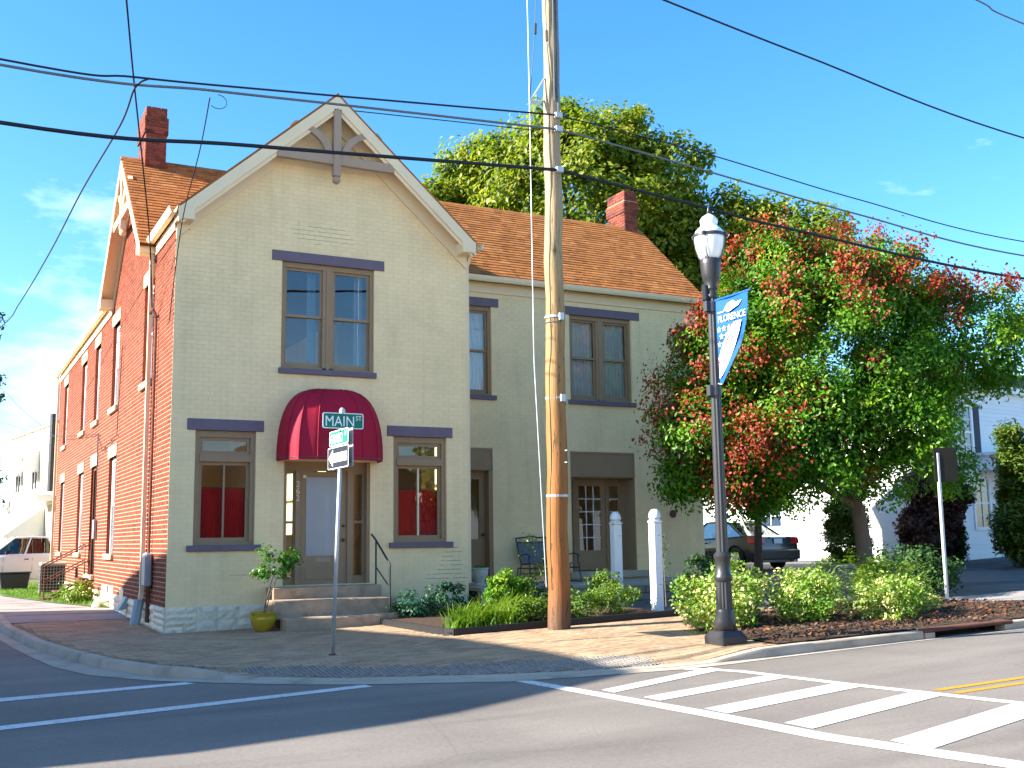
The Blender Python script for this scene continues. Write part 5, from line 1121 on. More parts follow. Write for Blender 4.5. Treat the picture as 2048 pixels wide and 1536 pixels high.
c = tx(3.33); FM = Fr((c, SB[1]-.035, 0), (1, 0, 0), (0, -1, 0)); o = plate(FM, -.30, .32, 3.22, 3.45, M['greensign'], M['white_sign'], sg, 'name_blade'); text('MAIN', .215, FM, -.27, .005, 3.255, M['white_sign'], o, sx=.86); text('ST', .1, FM, .2, .005, 3.345, M['white_sign'], o, sx=.85)
c = tx(3.1); FG = Fr((c-.035, SB[1], 0), (0, -1, 0), (-1, 0, 0)); o = plate(FG, -.42, .42, 2.985, 3.205, M['greensign'], M['white_sign'], sg, 'name_blade'); text('GIRARD', .2, FG, -.37, .005, 3.02, M['white_sign'], o, sx=.78); text('ST', .1, FG, .27, .005, 3.1, M['white_sign'], o, sx=.85)
k = MB(); k.box(c+.03, c+.036, SB[1]-.42, SB[1]+.42, 2.985, 3.205); k.build('back_plate', M['galv'], sg)
c = tx(2.8); FO = Fr((c-.035, SB[1], 0), (0, -1, 0), (-1, 0, 0)); o = plate(FO, -.46, .46, 2.645, 2.965, M['black_sign'], M['white_sign'], sg, 'one_way_plate')
k = MB(); k.prism([(-.42, 2.805), (-.22, 2.93), (-.22, 2.87), (.4, 2.87), (.4, 2.74), (-.22, 2.74), (-.22, 2.68)][::-1], FO, .0045, .006); k.build('arrow', M['white_sign'], o)
text('ONE WAY', .105, FO, -.18, .0065, 2.768, M['black_sign'], o, sx=1.05, ext=.0008)
k = MB(); k.box(c+.03, c+.036, SB[1]-.46, SB[1]+.46, 2.645, 2.965); k.build('back_plate', M['galv'], sg)
# second sign seen from behind
b_ = (13.07, -6.15, G(13, -6)); s2 = thing('road_sign', b_, 'perforated steel post with a sign seen from behind under the tree', 'road sign')
k = MB(); k.box(b_[0]-.025, b_[0]+.025, b_[1]-.025, b_[1]+.025, b_[2]-.05, 3.1); k.build('post', M['galv'], s2); 
k = MB(); k.fbox(Fr((b_[0]+.12, b_[1]-.06, 0), (.93, -.37, 0), (.37, .93, 0)), -.22, .24, -.004, .004, 2.55, 3.2); k.build('plate', M['sign_back'], s2, bevel=.002)

# ------------------------------------------------------------------ side yard
t = thing('side_stairs', (-.5, 11, .2), 'rusty metal stairs with pipe railing at the red side door', 'stairs'); y0, y1 = 10.4, 11.5
for i in range(4): k = MB(); x = -.08-.28*i; z = .72-.16*i; k.box(x-.28, x, y0, y1, z-.03, z); k.build('tread', M['rust'], t)
for y in (y0, y1): k = MB(); k.tube([(-.05, y, .68), (-1.15, y, .12)], .03, 4); k.build('stringer', M['rust'], t); k = MB(); k.tube([(-.1, y, .75), (-.1, y, 1.62), (-1.2, y, 1.05), (-1.2, y, .15)], .02, 6); k.tube([(-.1, y, 1.2), (-1.2, y, .62)], .016, 6); k.build('railing', M['rust'], t)
ac = (-.65, 14.4, G(-.6, 14.4)); t = thing('air_conditioner', ac, 'outdoor air conditioner with dark grille at the red wall', 'air conditioner')
k = MB(); k.box(ac[0]-.36, ac[0]+.36, ac[1]-.36, ac[1]+.36, ac[2], ac[2]+.06); k.build('pad', M['concrete'], t); k = MB(); k.box(ac[0]-.31, ac[0]+.31, ac[1]-.31, ac[1]+.31, ac[2]+.06, ac[2]+.82); k.build('coil', M['dark'], t); k = MB(); k.box(ac[0]-.35, ac[0]+.35, ac[1]-.35, ac[1]+.35, ac[2]+.82, ac[2]+.9); k.build('top', mat('beige metal', (.5, .42, .33), .6), t, bevel=.02)
k = MB()
for q in np.linspace(-.33, .33, 9): k.box(ac[0]+q-.006, ac[0]+q+.006, ac[1]-.345, ac[1]-.335, ac[2]+.08, ac[2]+.81); k.box(ac[0]-.345, ac[0]-.335, ac[1]+q-.006, ac[1]+q+.006, ac[2]+.08, ac[2]+.81)
for q in np.linspace(.1, .8, 9): k.box(ac[0]-.346, ac[0]+.34, ac[1]-.347, ac[1]-.343, ac[2]+q-.006, ac[2]+q+.006); k.box(ac[0]-.347, ac[0]-.343, ac[1]-.34, ac[1]+.34, ac[2]+q-.006, ac[2]+q+.006)
k.build('guard', M['grey'], t)
bx = (-1.55, 17.5, G(-1, 17.5)); t = thing('storage_bin', bx, 'low dark bin beyond the air conditioner', 'bin'); k = MB(); k.hexa([(bx[0]-.32, bx[1]-.3, bx[2]), (bx[0]+.42, bx[1]-.3, bx[2]), (bx[0]+.42, bx[1]+.3, bx[2]), (bx[0]-.32, bx[1]+.3, bx[2]), (bx[0]-.4, bx[1]-.35, bx[2]+.52), (bx[0]+.5, bx[1]-.35, bx[2]+.52), (bx[0]+.5, bx[1]+.35, bx[2]+.52), (bx[0]-.4, bx[1]+.35, bx[2]+.52)]); k.build('tub', M['blackm'], t, bevel=.02); k = MB(); k.box(bx[0]-.43, bx[0]+.53, bx[1]-.38, bx[1]+.38, bx[2]+.525, bx[2]+.57); k.build('lid', M['blackm'], t, bevel=.015)
# ------------------------------------------------------------------ vehicles
def car(root, P, length, width, prof, belt, glassline, wheels, wr, paint, tail=True, head=False, roofpts=None, cladding=None):
    """P maps (x along, y across, z up) to the world. prof: lower body outline (x, z) tops; roofpts: greenhouse outline"""
    hw = width/2; k = MB(); n = len(prof)
    ring = []
    for (x, z) in prof:
        zs = [.22, .38, .62*z+.1, z-.06, z]; ws = [hw*.93, hw*.985, hw, hw*.97, hw*.9]
        tp = 1 - .10*max(0, abs(x-length/2)-length*.36)/(length*.14)
        ring.append([(x, w*tp, zz) for w, zz in zip(ws, zs)])
    vid = []
    for r in ring:
        row = []
        for (x, y, z) in r: row.append(len(k.v)); k.v.append(P(x, y, z))
        for (x, y, z) in r[::-1]: row.append(len(k.v)); k.v.append(P(x, -y, z))
        vid.append(row)
    m = len(vid[0])
    for i in range(n-1):
        for j in range(m): q = (j+1) % m; k.f.append((vid[i][j], vid[i+1][j], vid[i+1][q], vid[i][q])); k.m.append(0)
    k.f.append(tuple(vid[0])); k.f.append(tuple(vid[-1][::-1])); k.m += [0, 0]
    body = smoothang(k.build('body', paint, root), 35)
    # greenhouse
    k = MB(); rp = roofpts; b0 = [(x, hw*.9, z-.02) for x, z in rp]; 
    xs0, xr0, xr1, xs1, zr_ = glassline; zb = belt
    base = [(xs0, zb), (xs1, zb)]
    A = [P(xs0, s*hw*.88, zb-.03) for s in (1, -1)]; B = [P(xr0, s*hw*.7, zr_) for s in (1, -1)]; C = [P(xr1, s*hw*.7, zr_) for s in (1, -1)]; D = [P(xs1, s*hw*.88, zb-.03) for s in (1, -1)]; mid = [P((xr0+xr1)/2, s*hw*.72, zr_+.03) for s in (1, -1)]
    lo = lambda p: (p[0], p[1], p[2]-.05)
    for q in ((B, mid), (mid, C)): k.hexa([lo(q[0][0]), lo(q[1][0]), lo(q[1][1]), lo(q[0][1]), q[0][0], q[1][0], q[1][1], q[0][1]])
    pil = .055
    for s, (a, b, c, d, mm) in enumerate(zip(A, B, C, D, mid)):
        pass
    rf = k.build('roof', paint, root, bevel=.012)
    k = MB()
    for s in (0, 1):
        for p, q in ((A, B), (D, C)): k.tube([p[s], q[s]], .035, 6)
        k.tube([B[s], mid[s], C[s]], .03, 6)
        xm = (xs0+xs1)/2; k.tube([P(xm, (1, -1)[s]*hw*.885, zb), P((xr0+xr1)/2, (1, -1)[s]*hw*.715, zr_+.02)], .03, 6)
    k.build('pillar', paint, root)
    k = MB(); k.face([A[0], A[1], B[1], B[0]]); k.build('windscreen', M['carglass'], root, recalc=False); k = MB(); k.face([D[0], C[0], C[1], D[1]]); k.build('rear_window', M['carglass'], root, recalc=False)
    for s in (0, 1): k = MB(); k.face([A[s], B[s], mid[s], C[s], D[s]]); k.build('side_window', M['carglass'], root, recalc=False)
    k = MB(); 
    for x in ((xs0+xs1)/2-.55, (xs0+xs1)/2+.45):
        for y in (-.36, .36): k.hexa([P(x, y-.22, zb-.4), P(x+.12, y-.22, zb-.4), P(x+.12, y+.22, zb-.4), P(x, y+.22, zb-.4), P(x+.1, y-.2, zb+.15), P(x+.2, y-.2, zb+.15), P(x+.2, y+.2, zb+.15), P(x+.1, y+.2, zb+.15)])
        for y in (-.36, .36): k.hexa([P(x+.13, y-.1, zb+.16), P(x+.2, y-.1, zb+.16), P(x+.2, y+.1, zb+.16), P(x+.13, y+.1, zb+.16), P(x+.14, y-.09, zb+.32), P(x+.2, y-.09, zb+.32), P(x+.2, y+.09, zb+.32), P(x+.14, y+.09, zb+.32)])
    k.build('seats', M['dark'], root)
    for x in wheels:
        for s in (1, -1):
            k = MB(); a = Vector(P(x, s*(hw-.2), wr)); b = Vector(P(x, s*(hw-.005), wr)); ax_ = (b-a)
            k.tube([a, a+ax_*.1, a+ax_*.9, b], [wr*.93, wr, wr, wr*.93], 24); w = smoothang(k.build('wheel', M['tyre'], root), 40)
            k = MB(); k.tube([b-ax_*.02, b+ax_*.03, b+ax_*.05], [wr*.66, wr*.63, wr*.2], 20); k.build('rim', M['rim'], w)
            k = MB()
            for q in range(5): 
                t = q*1.2566; e1 = Vector(P(x+math.cos(t)*wr*.45, s*(hw-.005), wr+math.sin(t)*wr*.45)); k.tube([e1, e1+ax_*.06], wr*.1, 8)
            k.build('rim_hole', M['dark'], w)
            k = MB(); c2 = b+ax_*.012; pts = [Vector(P(x+math.cos(t)*wr*1.16, s*(hw-.0), wr+.02+math.sin(t)*wr*1.16)) for t in np.linspace(-.15, math.pi+.15, 16)]; k.tube(pts, .04, 6); k.build('wheel_arch', M['dark'], root)
    k = MB()
    for x in (length*.33, length*.52, length*.7): 
        for s in (1, -1): k.tube([P(x, s*hw*1.0, .5), P(x, s*hw*.985, belt-.1)], .006, 4)
    for s in (1, -1):
        for x in (length*.5, length*.68): k.tube([P(x-.16, s*hw*.995, belt-.16), P(x-.02, s*hw*.995, belt-.16)], .018, 6)
    k.build('door_seams', M['dark'], root)
    return body
# black sedan, rear towards the street
sx, sy = 18.75, 4.95; sz = G(18.7, 7)-.0
PS = lambda x, y, z: (sx - y, sy+4.55-x, sz+z)       # x from nose to tail
sed = thing('sedan', (sx, sy+2.2, sz), 'black sedan parked in the car park beside the house', 'car')
prof = [(0, .55), (.12, .68), (.5, .76), (1.25, .88), (2.0, .95), (3.2, .98), (3.9, 1.02), (4.35, 1.03), (4.5, .98), (4.55, .7)]
car(sed, PS, 4.55, 1.76, prof, .96, (1.2, 1.95, 3.0, 3.95, 1.44), (.85, 3.6), .32, M['carblack'], roofpts=[])
for s in (1, -1): k = MB(); k.hexa([PS(4.33, s*.58, .76), PS(4.555, s*.5, .76), PS(4.555, s*.84, .78), PS(4.2, s*.885, .8), PS(4.33, s*.58, .98), PS(4.535, s*.5, .96), PS(4.52, s*.82, .97), PS(4.15, s*.875, .96)]); k.build('tail_light', M['taill'], sed, bevel=.01)
k = MB(); k.hexa([PS(4.5, -.86, .3), PS(4.62, -.8, .3), PS(4.62, .8, .3), PS(4.5, .86, .3), PS(4.5, -.87, .62), PS(4.63, -.8, .6), PS(4.63, .8, .6), PS(4.5, .87, .62)]); k.build('rear_bumper', M['carblack'], sed, bevel=.03)
k = MB(); k.hexa([PS(4.556, -.16, .78), PS(4.572, -.16, .78), PS(4.572, .16, .78), PS(4.556, .16, .78), PS(4.55, -.16, .93), PS(4.566, -.16, .93), PS(4.566, .16, .93), PS(4.55, .16, .93)]); k.build('number_plate', M['white_sign'], sed)
k = MB(); k.hexa([PS(4.55, -.3, .95), PS(4.575, -.3, .95), PS(4.575, .3, .95), PS(4.55, .3, .95), PS(4.54, -.3, .985), PS(4.57, -.3, .985), PS(4.57, .3, .985), PS(4.54, .3, .985)]); k.build('chrome_strip', M['rim'], sed)
for s in (1, -1): k = MB(); k.hexa([PS(1.5, s*.9, .98), PS(1.62, s*.9, .98), PS(1.62, s*1.08, .98), PS(1.5, s*1.08, .98), PS(1.5, s*.9, 1.1), PS(1.62, s*.9, 1.1), PS(1.62, s*1.08, 1.1), PS(1.5, s*1.08, 1.1)]); k.build('wing_mirror', M['carblack'], sed, bevel=.03)
k = MB(); k.tube([PS(4.55, -.55, .26), PS(4.66, -.55, .26)], .035, 10); k.build('exhaust', M['rim'], sed)
ws = thing('wheel_stop', (20.7, 4.6, G(20.7, 4.6)), 'low concrete wheel stop by the round green juniper', 'wheel stop'); k = MB(); z = G(20.7, 4.6); k.hexa([(19.9, 4.5, z), (21.5, 4.1, z), (21.53, 4.25, z), (19.93, 4.65, z), (19.95, 4.53, z+.13), (21.45, 4.15, z+.13), (21.48, 4.21, z+.13), (19.98, 4.59, z+.13)]); k.build('block', M['concrete'], ws, bevel=.015)
# white pickup at the left, facing left
vx, vy = -3.25, 23.2; vz = G(-1, 23)-.05; PV = lambda x, y, z: (vx+x, vy-y, vz+z)
van = thing('pickup_truck', (vx+2, vy, vz), 'white pickup truck nosing out behind the red wall', 'truck')
prof = [(0, .75), (.1, .95), (.5, 1.02), (1.3, 1.06), (1.7, 1.1), (3.0, 1.12), (4.9, 1.14), (5.0, .9)]
car(van, PV, 5.0, 1.8, prof, 1.08, (1.25, 2.0, 3.1, 3.45, 1.68), (.95, 4.0), .36, M['carwhite'], roofpts=[])
k = MB(); k.tube([PV(1.75, .93, 1.15), PV(1.78, 1.08, 1.18)], .07, 8); k.build('wing_mirror', M['dark'], van)
# blue car behind it
bx_, by_ = -5.6, 33.0; bz_ = G(-1, 33)-.12; PBc = lambda x, y, z: (bx_+x, by_-y, bz_+z)
bc = thing('blue_car', (bx_+2, by_, bz_), 'dark blue car half hidden behind the white pickup truck', 'car')
car(bc, PBc, 4.5, 1.75, [(0, .6), (.2, .75), (1.2, .9), (2, .95), (3.6, 1.0), (4.4, .98), (4.5, .7)], .95, (1.1, 1.9, 3.0, 3.8, 1.45), (.85, 3.6), .32, M['carblue'], roofpts=[])

# ------------------------------------------------------------------ beige building at the left
bb_ = thing('beige_building', (1.26, 37.6, .3), 'beige two-storey building with white window awnings beyond the red wall', 'building')
FBg = Fr((1.5, 36.0, 0), (-.143, .99, 0), (-.99, -.143, 0))
k = MB(); k.prism([(-4, 0), (11.9, 0), (11.9, 7.6), (-4, 7.6)], FBg, -10, 0); wl = k.build('wall', M['slab2'], bb_); k = MB(); k.fbox(FBg, -4, 12.0, -10, .06, 7.6, 7.72); k.build('coping', M['slab2'], bb_)
k = MB(); k.fbox(FBg, -4, 12, .0, .05, 3.6, 3.75); k.build('band', M['creamtrim'], bb_)
for s in (0.2, 2.3, 4.4, 6.4, 8.5, 10.6): k = MB(); k.fbox(FBg, s, s+.03, .0, .006, 3.75, 7.6); k.build('panel_joint', M['taupe'], bb_)
def awn(s0, s1, z0, z1, out, par):
    k = MB(); k.face([FBg.P(s0, .02, z1), FBg.P(s1, .02, z1), FBg.P(s1, out, z0), FBg.P(s0, out, z0)])
    for s in (s0, s1): k.face([FBg.P(s, .02, z1), FBg.P(s, out, z0), FBg.P(s, .02, z0)])
    n = int((s1-s0)/.18)+1
    for i in range(n): a, b = s0+(s1-s0)*i/n, s0+(s1-s0)*(i+1)/n; k.face([FBg.P(a, out, z0), FBg.P(b, out, z0), FBg.P(b-(b-a)*.15, out, z0-.12), FBg.P((a+b)/2, out, z0-.17), FBg.P(a+(b-a)*.15, out, z0-.12)])
    n = int(out/.2)+1
    for i in range(n): a, b = out*i/n, out*(i+1)/n; k.face([FBg.P(s0, a, z0), FBg.P(s0, b, z0), FBg.P(s0, b-(b-a)*.15, z0-.12), FBg.P(s0, (a+b)/2, z0-.17), FBg.P(s0, a+(b-a)*.15, z0-.12)])
    k.build('awning', M['whitep'], par)
for s in (5.0, 8.9):
    k = MB(); k.fbox(FBg, s, s+1.3, .01, .05, 4.4, 4.5); k.fbox(FBg, s, s+.08, .01, .05, 4.5, 6.1); k.fbox(FBg, s+1.22, s+1.3, .01, .05, 4.5, 6.1); k.fbox(FBg, s+.6, s+.68, .01, .05, 4.5, 6.1); o = k.build('window', M['whitep'], bb_); k = MB(); k.fbox(FBg, s+.08, s+1.22, .005, .012, 4.5, 6.1); k.build('pane', M['dark'], o); awn(s-.15, s+1.45, 5.5, 6.5, .95, bb_)
awn(3.2, 10.5, 2.1, 3.5, 1.9, bb_)
k = MB(); k.fbox(FBg, 1.2, 3.0, .05, .9, 3.75, 4.05); k.build('canopy', M['whitep'], bb_)
for s in (3.4, 5.2, 7.0, 8.6): k = MB(); k.fbox(FBg, s, s+1.2, .006, .02, .9, 2.6); k.build('shop_window', M['dark'], bb_)
k = MB(); k.tube([FBg.P(1.0, .3, 4.2), FBg.P(1.0, .3, 8.0)], .16, 8); k.build('flue_pipe', M['blackm'], bb_)

# ------------------------------------------------------------------ white clapboard house at the right
WO = Vector((24.25, 3.9, 0)); WX = Vector((.986, .165, 0)); WY = Vector((-.165, .986, 0)); wz = .6
FA = Fr(tuple(WO), tuple(WX), tuple(-WY)); FB2 = Fr(tuple(WO), tuple(WY), tuple(-WX))
wh = thing('clapboard_house', (WO.x, WO.y, wz), 'white two-storey clapboard house across the car park', 'house')
WZ1 = 6.35; ef = .148
k = MB(); k.prism([(0.02, wz-.3), (14, wz-.3), (14, WZ1), (.02, WZ1)], FA, -14, -.02); core = k.build('wall', M['clapw'], wh)
def clap(F, s0, s1, z0, z1, holes):
    z = z0
    while z < z1-.02:
        segs = [(s0, s1)]
        for h in holes:
            if z+ef*.5 > h[2] and z+ef*.5 < h[3]: segs = [q for (a, b) in segs for q in ((a, min(b, h[0])), (max(a, h[1]), b)) if q[1]-q[0] > .02]
        for a, b in segs:
            k = MB(); k.hexa([F.P(a, .022, z), F.P(b, .022, z), F.P(b, -.02, z), F.P(a, -.02, z), F.P(a, .004, z+ef+.01), F.P(b, .004, z+ef+.01), F.P(b, -.02, z+ef+.01), F.P(a, -.02, z+ef+.01)]); k.build('clapboard', M['clapw'], core, recalc=False)
        z += ef
AH = [(2.45, 3.35, 1.75, 3.35), (.7, 1.5, 4.05, 5.75), (1.75, 2.55, 4.05, 5.75)]; BHs = [(2.0, 2.9, 3.2, 4.3), (6, 7, 1.9, 3.4), (6, 7, 4.3, 5.6)]
clap(FA, 0, 9, wz, WZ1, AH); clap(FB2, 0, 13, wz, WZ1, BHs)
def wwin(F, h, side_strips=False):
    a, b, c, d = h; k = MB(); t = .1
    k.fbox(F, a-t, a, 0, .05, c-t, d+t); k.fbox(F, b, b+t, 0, .05, c-t, d+t); k.fbox(F, a, b, 0, .05, d, d+t); k.fbox(F, a, b, 0, .06, c-t, c); w = k.build('window', M['whitep'], wh)
    k = MB(); k.fbox(F, a, b, -.02, .008, c, d); k.build('pane', M['dark'] if False else mat('night blue glass', (.03, .05, .09), .1, .05, spec=.8), w)
    k = MB(); m = (a+b)/2
    k.fbox(F, m-.015, m+.015, .009, .03, c, d); k.fbox(F, a, b, .009, .035, (c+d)/2-.03, (c+d)/2+.03)
    for q in (.25, .75): k.fbox(F, a, b, .009, .03, c+(d-c)*q-.012, c+(d-c)*q+.012)
    k.fbox(F, a, a+.04, .009, .03, c, d); k.fbox(F, b-.04, b, .009, .03, c, d); k.build('grille', M['whitep'], w)
    if side_strips:  # narrow navy board beside the window
        for (p, q) in ((b+t+.01, b+t+.4),): k = MB(); k.fbox(F, p, q, 0.024, .05, c-.05, d+.05); k.build('shutter', mat('navy shutter', (.01, .015, .04), .6), w)
for h in AH[:1]: wwin(FA, h)
wwin(FA, AH[1]); wwin(FA, AH[2], True)
for h in BHs: wwin(FB2, h)
k = MB(); k.fbox(FA, -.1, 9, -.02, .28, WZ1, WZ1+.22); k.fbox(FB2, -.28, 13, -.02, .25, WZ1, WZ1+.22); k.build('cornice', M['whitep'], wh)
k = MB(); k.prism([(-.35, WZ1+.22), (14.2, WZ1+.22), (7, WZ1+.8)], FA, -14, .3); k.build('roof', mat('dark grey shingles', (.07, .07, .08), .9, .15, 6), wh)
k = MB(); k.fbox(FA, 2.6, 9, .06, 1.6, 3.62, 4.1); k.fbox(FA, 2.5, 9, .06, 1.75, 4.1, 4.2); k.build('porch_entablature', M['whitep'], wh)
k = MB(); k.lathe([(.12, 0), (.1, .1), (.09, 2.85), (.12, 2.95)], tuple(Vector(FA.P(7.5, 1.45, wz))), 14); k.build('porch_column', M['whitep'], wh)
k = MB(); k.fbox(FB2, -.03, .1, 0, .04, wz, WZ1); k.fbox(FA, -.03, .1, .0, .04, wz, WZ1); k.build('corner_board', M['whitep'], wh)

# building across the side road (out of frame, its shadow lies over the junction and its side shows in the windows)
ob = thing('opposite_building', (-18, 0, -.1), 'gabled brick building across the side road, outside the view, shading the junction', 'building')
k = MB(); FO2 = Fr((-13, 0, 0), (0, 1, 0), (1, 0, 0)); k.prism([(-8.44, -.15), (9.6, -.15), (9.6, 7.5), (7.7, 8.0), (4.93, 8.42), (2.58, 8.62), (-1.06, 9.2), (-5.05, 9.28), (-7.5, 7.15), (-8.44, 6.05)], FO2, -11, 0); k.build('wall', M['rbrick'], ob)
for s in (-4, 0, 4, 8):
    for z in (1.2, 4.6): k = MB(); k.fbox(FO2, s, s+1.1, .005, .03, z, z+1.9); k.build('window', M['whitep'], ob)

# house added behind the camera, walls kept dark so the panes reflect dark
oh = thing('dark_reflection_house', (8, -40, -.1), 'dark-walled gabled house added unseen across the main road to darken the window reflections', 'house')
FH2 = Fr((0, -36, 0), (1, 0, 0), (0, 1, 0)); k = MB(); k.prism([(6, -.15), (7.9, -.15), (7.9, 4.6), (6, 4.6)], FH2, -9, 0); k.build('side_wall', M['roofbase'], oh); k = MB(); k.prism([(8, -.15), (20, -.15), (20, 5), (14, 8), (8, 5)], FH2, -9, 0); k.build('gable_wall', M['roofbase'], oh)
k = MB()
for (p, q, z0, z1) in ((7.6, 14, 4.85, 8.05), (14, 20.4, 8.05, 4.85)): k.hexa([FH2.P(p, .3, z0), FH2.P(q, .3, z1), FH2.P(q, -9.2, z1), FH2.P(p, -9.2, z0), FH2.P(p, .3, z0+.15), FH2.P(q, .3, z1+.15), FH2.P(q, -9.2, z1+.15), FH2.P(p, -9.2, z0+.15)])
k.build('roof', M['roofbase'], oh)

rh = thing('bounce_light_house', (-10, -36, -.1), 'long white clapboard house added across the main road, outside the view, to bounce light', 'house')  # unseen house added so its white walls bounce light onto the facade
FH3 = Fr((0, -33, 0), (1, 0, 0), (0, 1, 0)); k = MB(); k.prism([(-26, -.15), (3.2, -.15), (3.2, 7.2), (-26, 7.2)], FH3, -9, 0); k.build('wall', M['clapw'], rh)
k = MB(); k.prism([(-26.3, 7.2), (3.5, 7.2), (3.5, 7.35), (-26.3, 7.35)], FH3, -9.2, .4); k.build('roof', M['roofbase'], rh)
k = MB(); k.prism([(22.5, -.15), (46, -.15), (46, 5.6), (34, 9.4), (22.5, 5.6)], FH3, -9, 0); r2_ = thing('gabled_house', (34, -36, .3), 'white gabled house added across the main road, farther along and outside the view, to bounce light', 'house'); k.build('wall', M['clapw'], r2_)  # added to bounce light onto the wing; its gable also shows reflected
for i in range(9):
    for z in (1.1, 4.3): k = MB(); k.fbox(FH3, -25+i*3.1, -23.9+i*3.1, .005, .03, z, z+1.7); k.build('window', M['dark'], rh)
# ------------------------------------------------------------------ plants
def leafmesh(name, C, size, m, parent=None, aspect=.55, upb=.35, out=None, fold=.18, droop=0., smin=.6):
    """C: (N,3) leaf positions, out: (N,3) outward directions; each leaf a folded diamond of two triangles"""
    n = len(C); C = np.asarray(C, float)
    d = rng.normal(size=(n, 3)); d /= np.linalg.norm(d, axis=1)[:, None]
    nr = rng.normal(size=(n, 3))*.75 + np.array(SUN_DIR)*.55
    if out is not None: nr += out*.9
    nr[:, 2] += upb*2; nr /= np.linalg.norm(nr, axis=1)[:, None]
    d -= nr*np.sum(d*nr, axis=1)[:, None]; d[:, 2] -= droop; d /= np.linalg.norm(d, axis=1)[:, None]
    s = np.cross(nr, d); s /= np.linalg.norm(s, axis=1)[:, None]
    L_ = (size*rng.uniform(smin, 1.25, n))[:, None]; w = L_*aspect*.5
    a = C-d*L_*.5; b = C+s*w+nr*L_*fold*.5; c = C+d*L_*.5; e = C-s*w+nr*L_*fold*.5
    V = np.stack([a, b, c, e], 1).reshape(-1, 3); base = np.array(WORLD.get(parent.name, (0, 0, 0))) if parent is not None else np.zeros(3)
    V = V-base
    me = bpy.data.meshes.new(name); me.vertices.add(4*n); me.vertices.foreach_set('co', V.ravel().astype(np.float32))
    idx = np.arange(4*n); tri = np.stack([idx[0::4], idx[1::4], idx[2::4], idx[0::4], idx[2::4], idx[3::4]], 1).ravel()
    me.loops.add(6*n); me.loops.foreach_set('vertex_index', tri.astype(np.int32)); me.polygons.add(2*n); me.polygons.foreach_set('loop_start', np.arange(0, 6*n, 3).astype(np.int32))
    me.update(calc_edges=True); me.materials.append(m)
    return link(name, me, parent, tuple(base))
def ell(c, r, n, shell=.35):
    p = rng.normal(size=(n, 3)); p /= np.linalg.norm(p, axis=1)[:, None]
    q = rng.uniform(shell, 1, n)**(1/2.2); return np.array(c)+p*q[:, None]*np.array(r), p
def crown(lobes, clumps, per, crad, inner=.25):
    """clumps of leaves spread over lobes (c, r, weight): clump centres sit near the lobe surfaces"""
    tot = sum(l[2] for l in lobes); Cs = []; Ds = []; centers = []
    for (c, r, w) in lobes:
        nk = max(2, int(clumps*w/tot)); p, d = ell(c, r, nk, .3)
        centers.append((p, d))
        for ci, di in zip(p, d):
            k = int(per*rng.uniform(.6, 1.4)); rr = crad*rng.uniform(.65, 1.3)
            q = rng.normal(size=(k, 3)); q *= (rng.random(k)**.45/np.linalg.norm(q, axis=1))[:, None]*rr*np.array([1, 1, .8]); Cs.append(ci+q); Ds.append(np.repeat(di[None], k, 0)*.8+q/rr)
    return np.concatenate(Cs), np.concatenate(Ds), centers
def limbs(base, fork, ends, r0, r1, mat_, parent, trunkpts=None, name='trunk'):
    k = MB(); tp = trunkpts or [base, fork]; tp = smoothpts(tp, 6); n = len(tp)
    k.tube(tp, [r0+(r1-r0)*i/(n-1) + (r0*.5*max(0, 1-i/3) if i < 3 else 0)*.6 for i in range(n)], 14); tr = k.build(name, mat_, parent, smooth=True)
    for e in ends:
        e = Vector(e); f = Vector(tp[-1]) if rng.random() < .6 else Vector(tp[int(n*.75)]); k = MB(); m1 = f.lerp(e, .35)+Vector(rng.normal(size=3)*.12)+Vector((0, 0, .15)); m2 = f.lerp(e, .7)+Vector(rng.normal(size=3)*.2)
        pts = smoothpts([f, m1, m2, e], 5); q = len(pts); k.tube(pts, [r1*.75*(1-.88*i/(q-1)) for i in range(q)], 8)
        for z in range(3):
            j = rng.integers(q//3, q-1); s_ = Vector(pts[j]); dv = Vector(rng.normal(size=3)); dv.z = abs(dv.z)*.6; k.tube([s_, s_+dv*.35, s_+dv*.7+Vector((0, 0, .1))], [r1*.2, r1*.13, r1*.04], 5)
        k.build('branch', mat_, parent, smooth=True)
    return tr
RTV = np.array([.885, -.465, 0]); FWV = np.array([.465, .885, 0])
M['leafA'] = leafmat('bright green leaf', [(0, (.014, .06, .003)), (.35, (.045, .155, .004)), (.7, (.14, .29, .009)), (.92, (.27, .36, .014)), (1, (.42, .31, .02))], .42)
M['pod'] = leafmat('rust red seed pod', [(0, (.12, .01, .005)), (.4, (.25, .03, .01)), (.75, (.36, .07, .014)), (1, (.42, .15, .03))], .3, .5)
M['leafB'] = leafmat('olive tree leaf', [(0, (.045, .1, .008)), (.4, (.15, .21, .013)), (.75, (.3, .32, .022)), (1, (.45, .38, .06))], .5)
M['leafD'] = leafmat('dark evergreen leaf', [(0, (.012, .04, .008)), (.5, (.025, .075, .012)), (1, (.06, .13, .02))], .15, .6)
M['leafY'] = leafmat('yellow-green juniper', [(0, (.03, .07, .006)), (.5, (.075, .13, .01)), (1, (.15, .18, .015))], .2, .6)
M['leafBr'] = leafmat('brown-purple foliage', [(0, (.04, .02, .014)), (.5, (.09, .035, .025)), (1, (.14, .08, .035))], .2, .6)
M['leafV'] = leafmat('variegated leaf', [(0, (.04, .13, .008)), (.3, (.1, .22, .015)), (.5, (.2, .32, .03)), (.62, (.5, .5, .16)), (1, (.72, .68, .34))], .25)
M['lily'] = leafmat('daylily blade', [(0, (.05, .13, .008)), (.45, (.12, .24, .014)), (.8, (.24, .32, .04)), (1, (.38, .24, .08))], .35, .5)
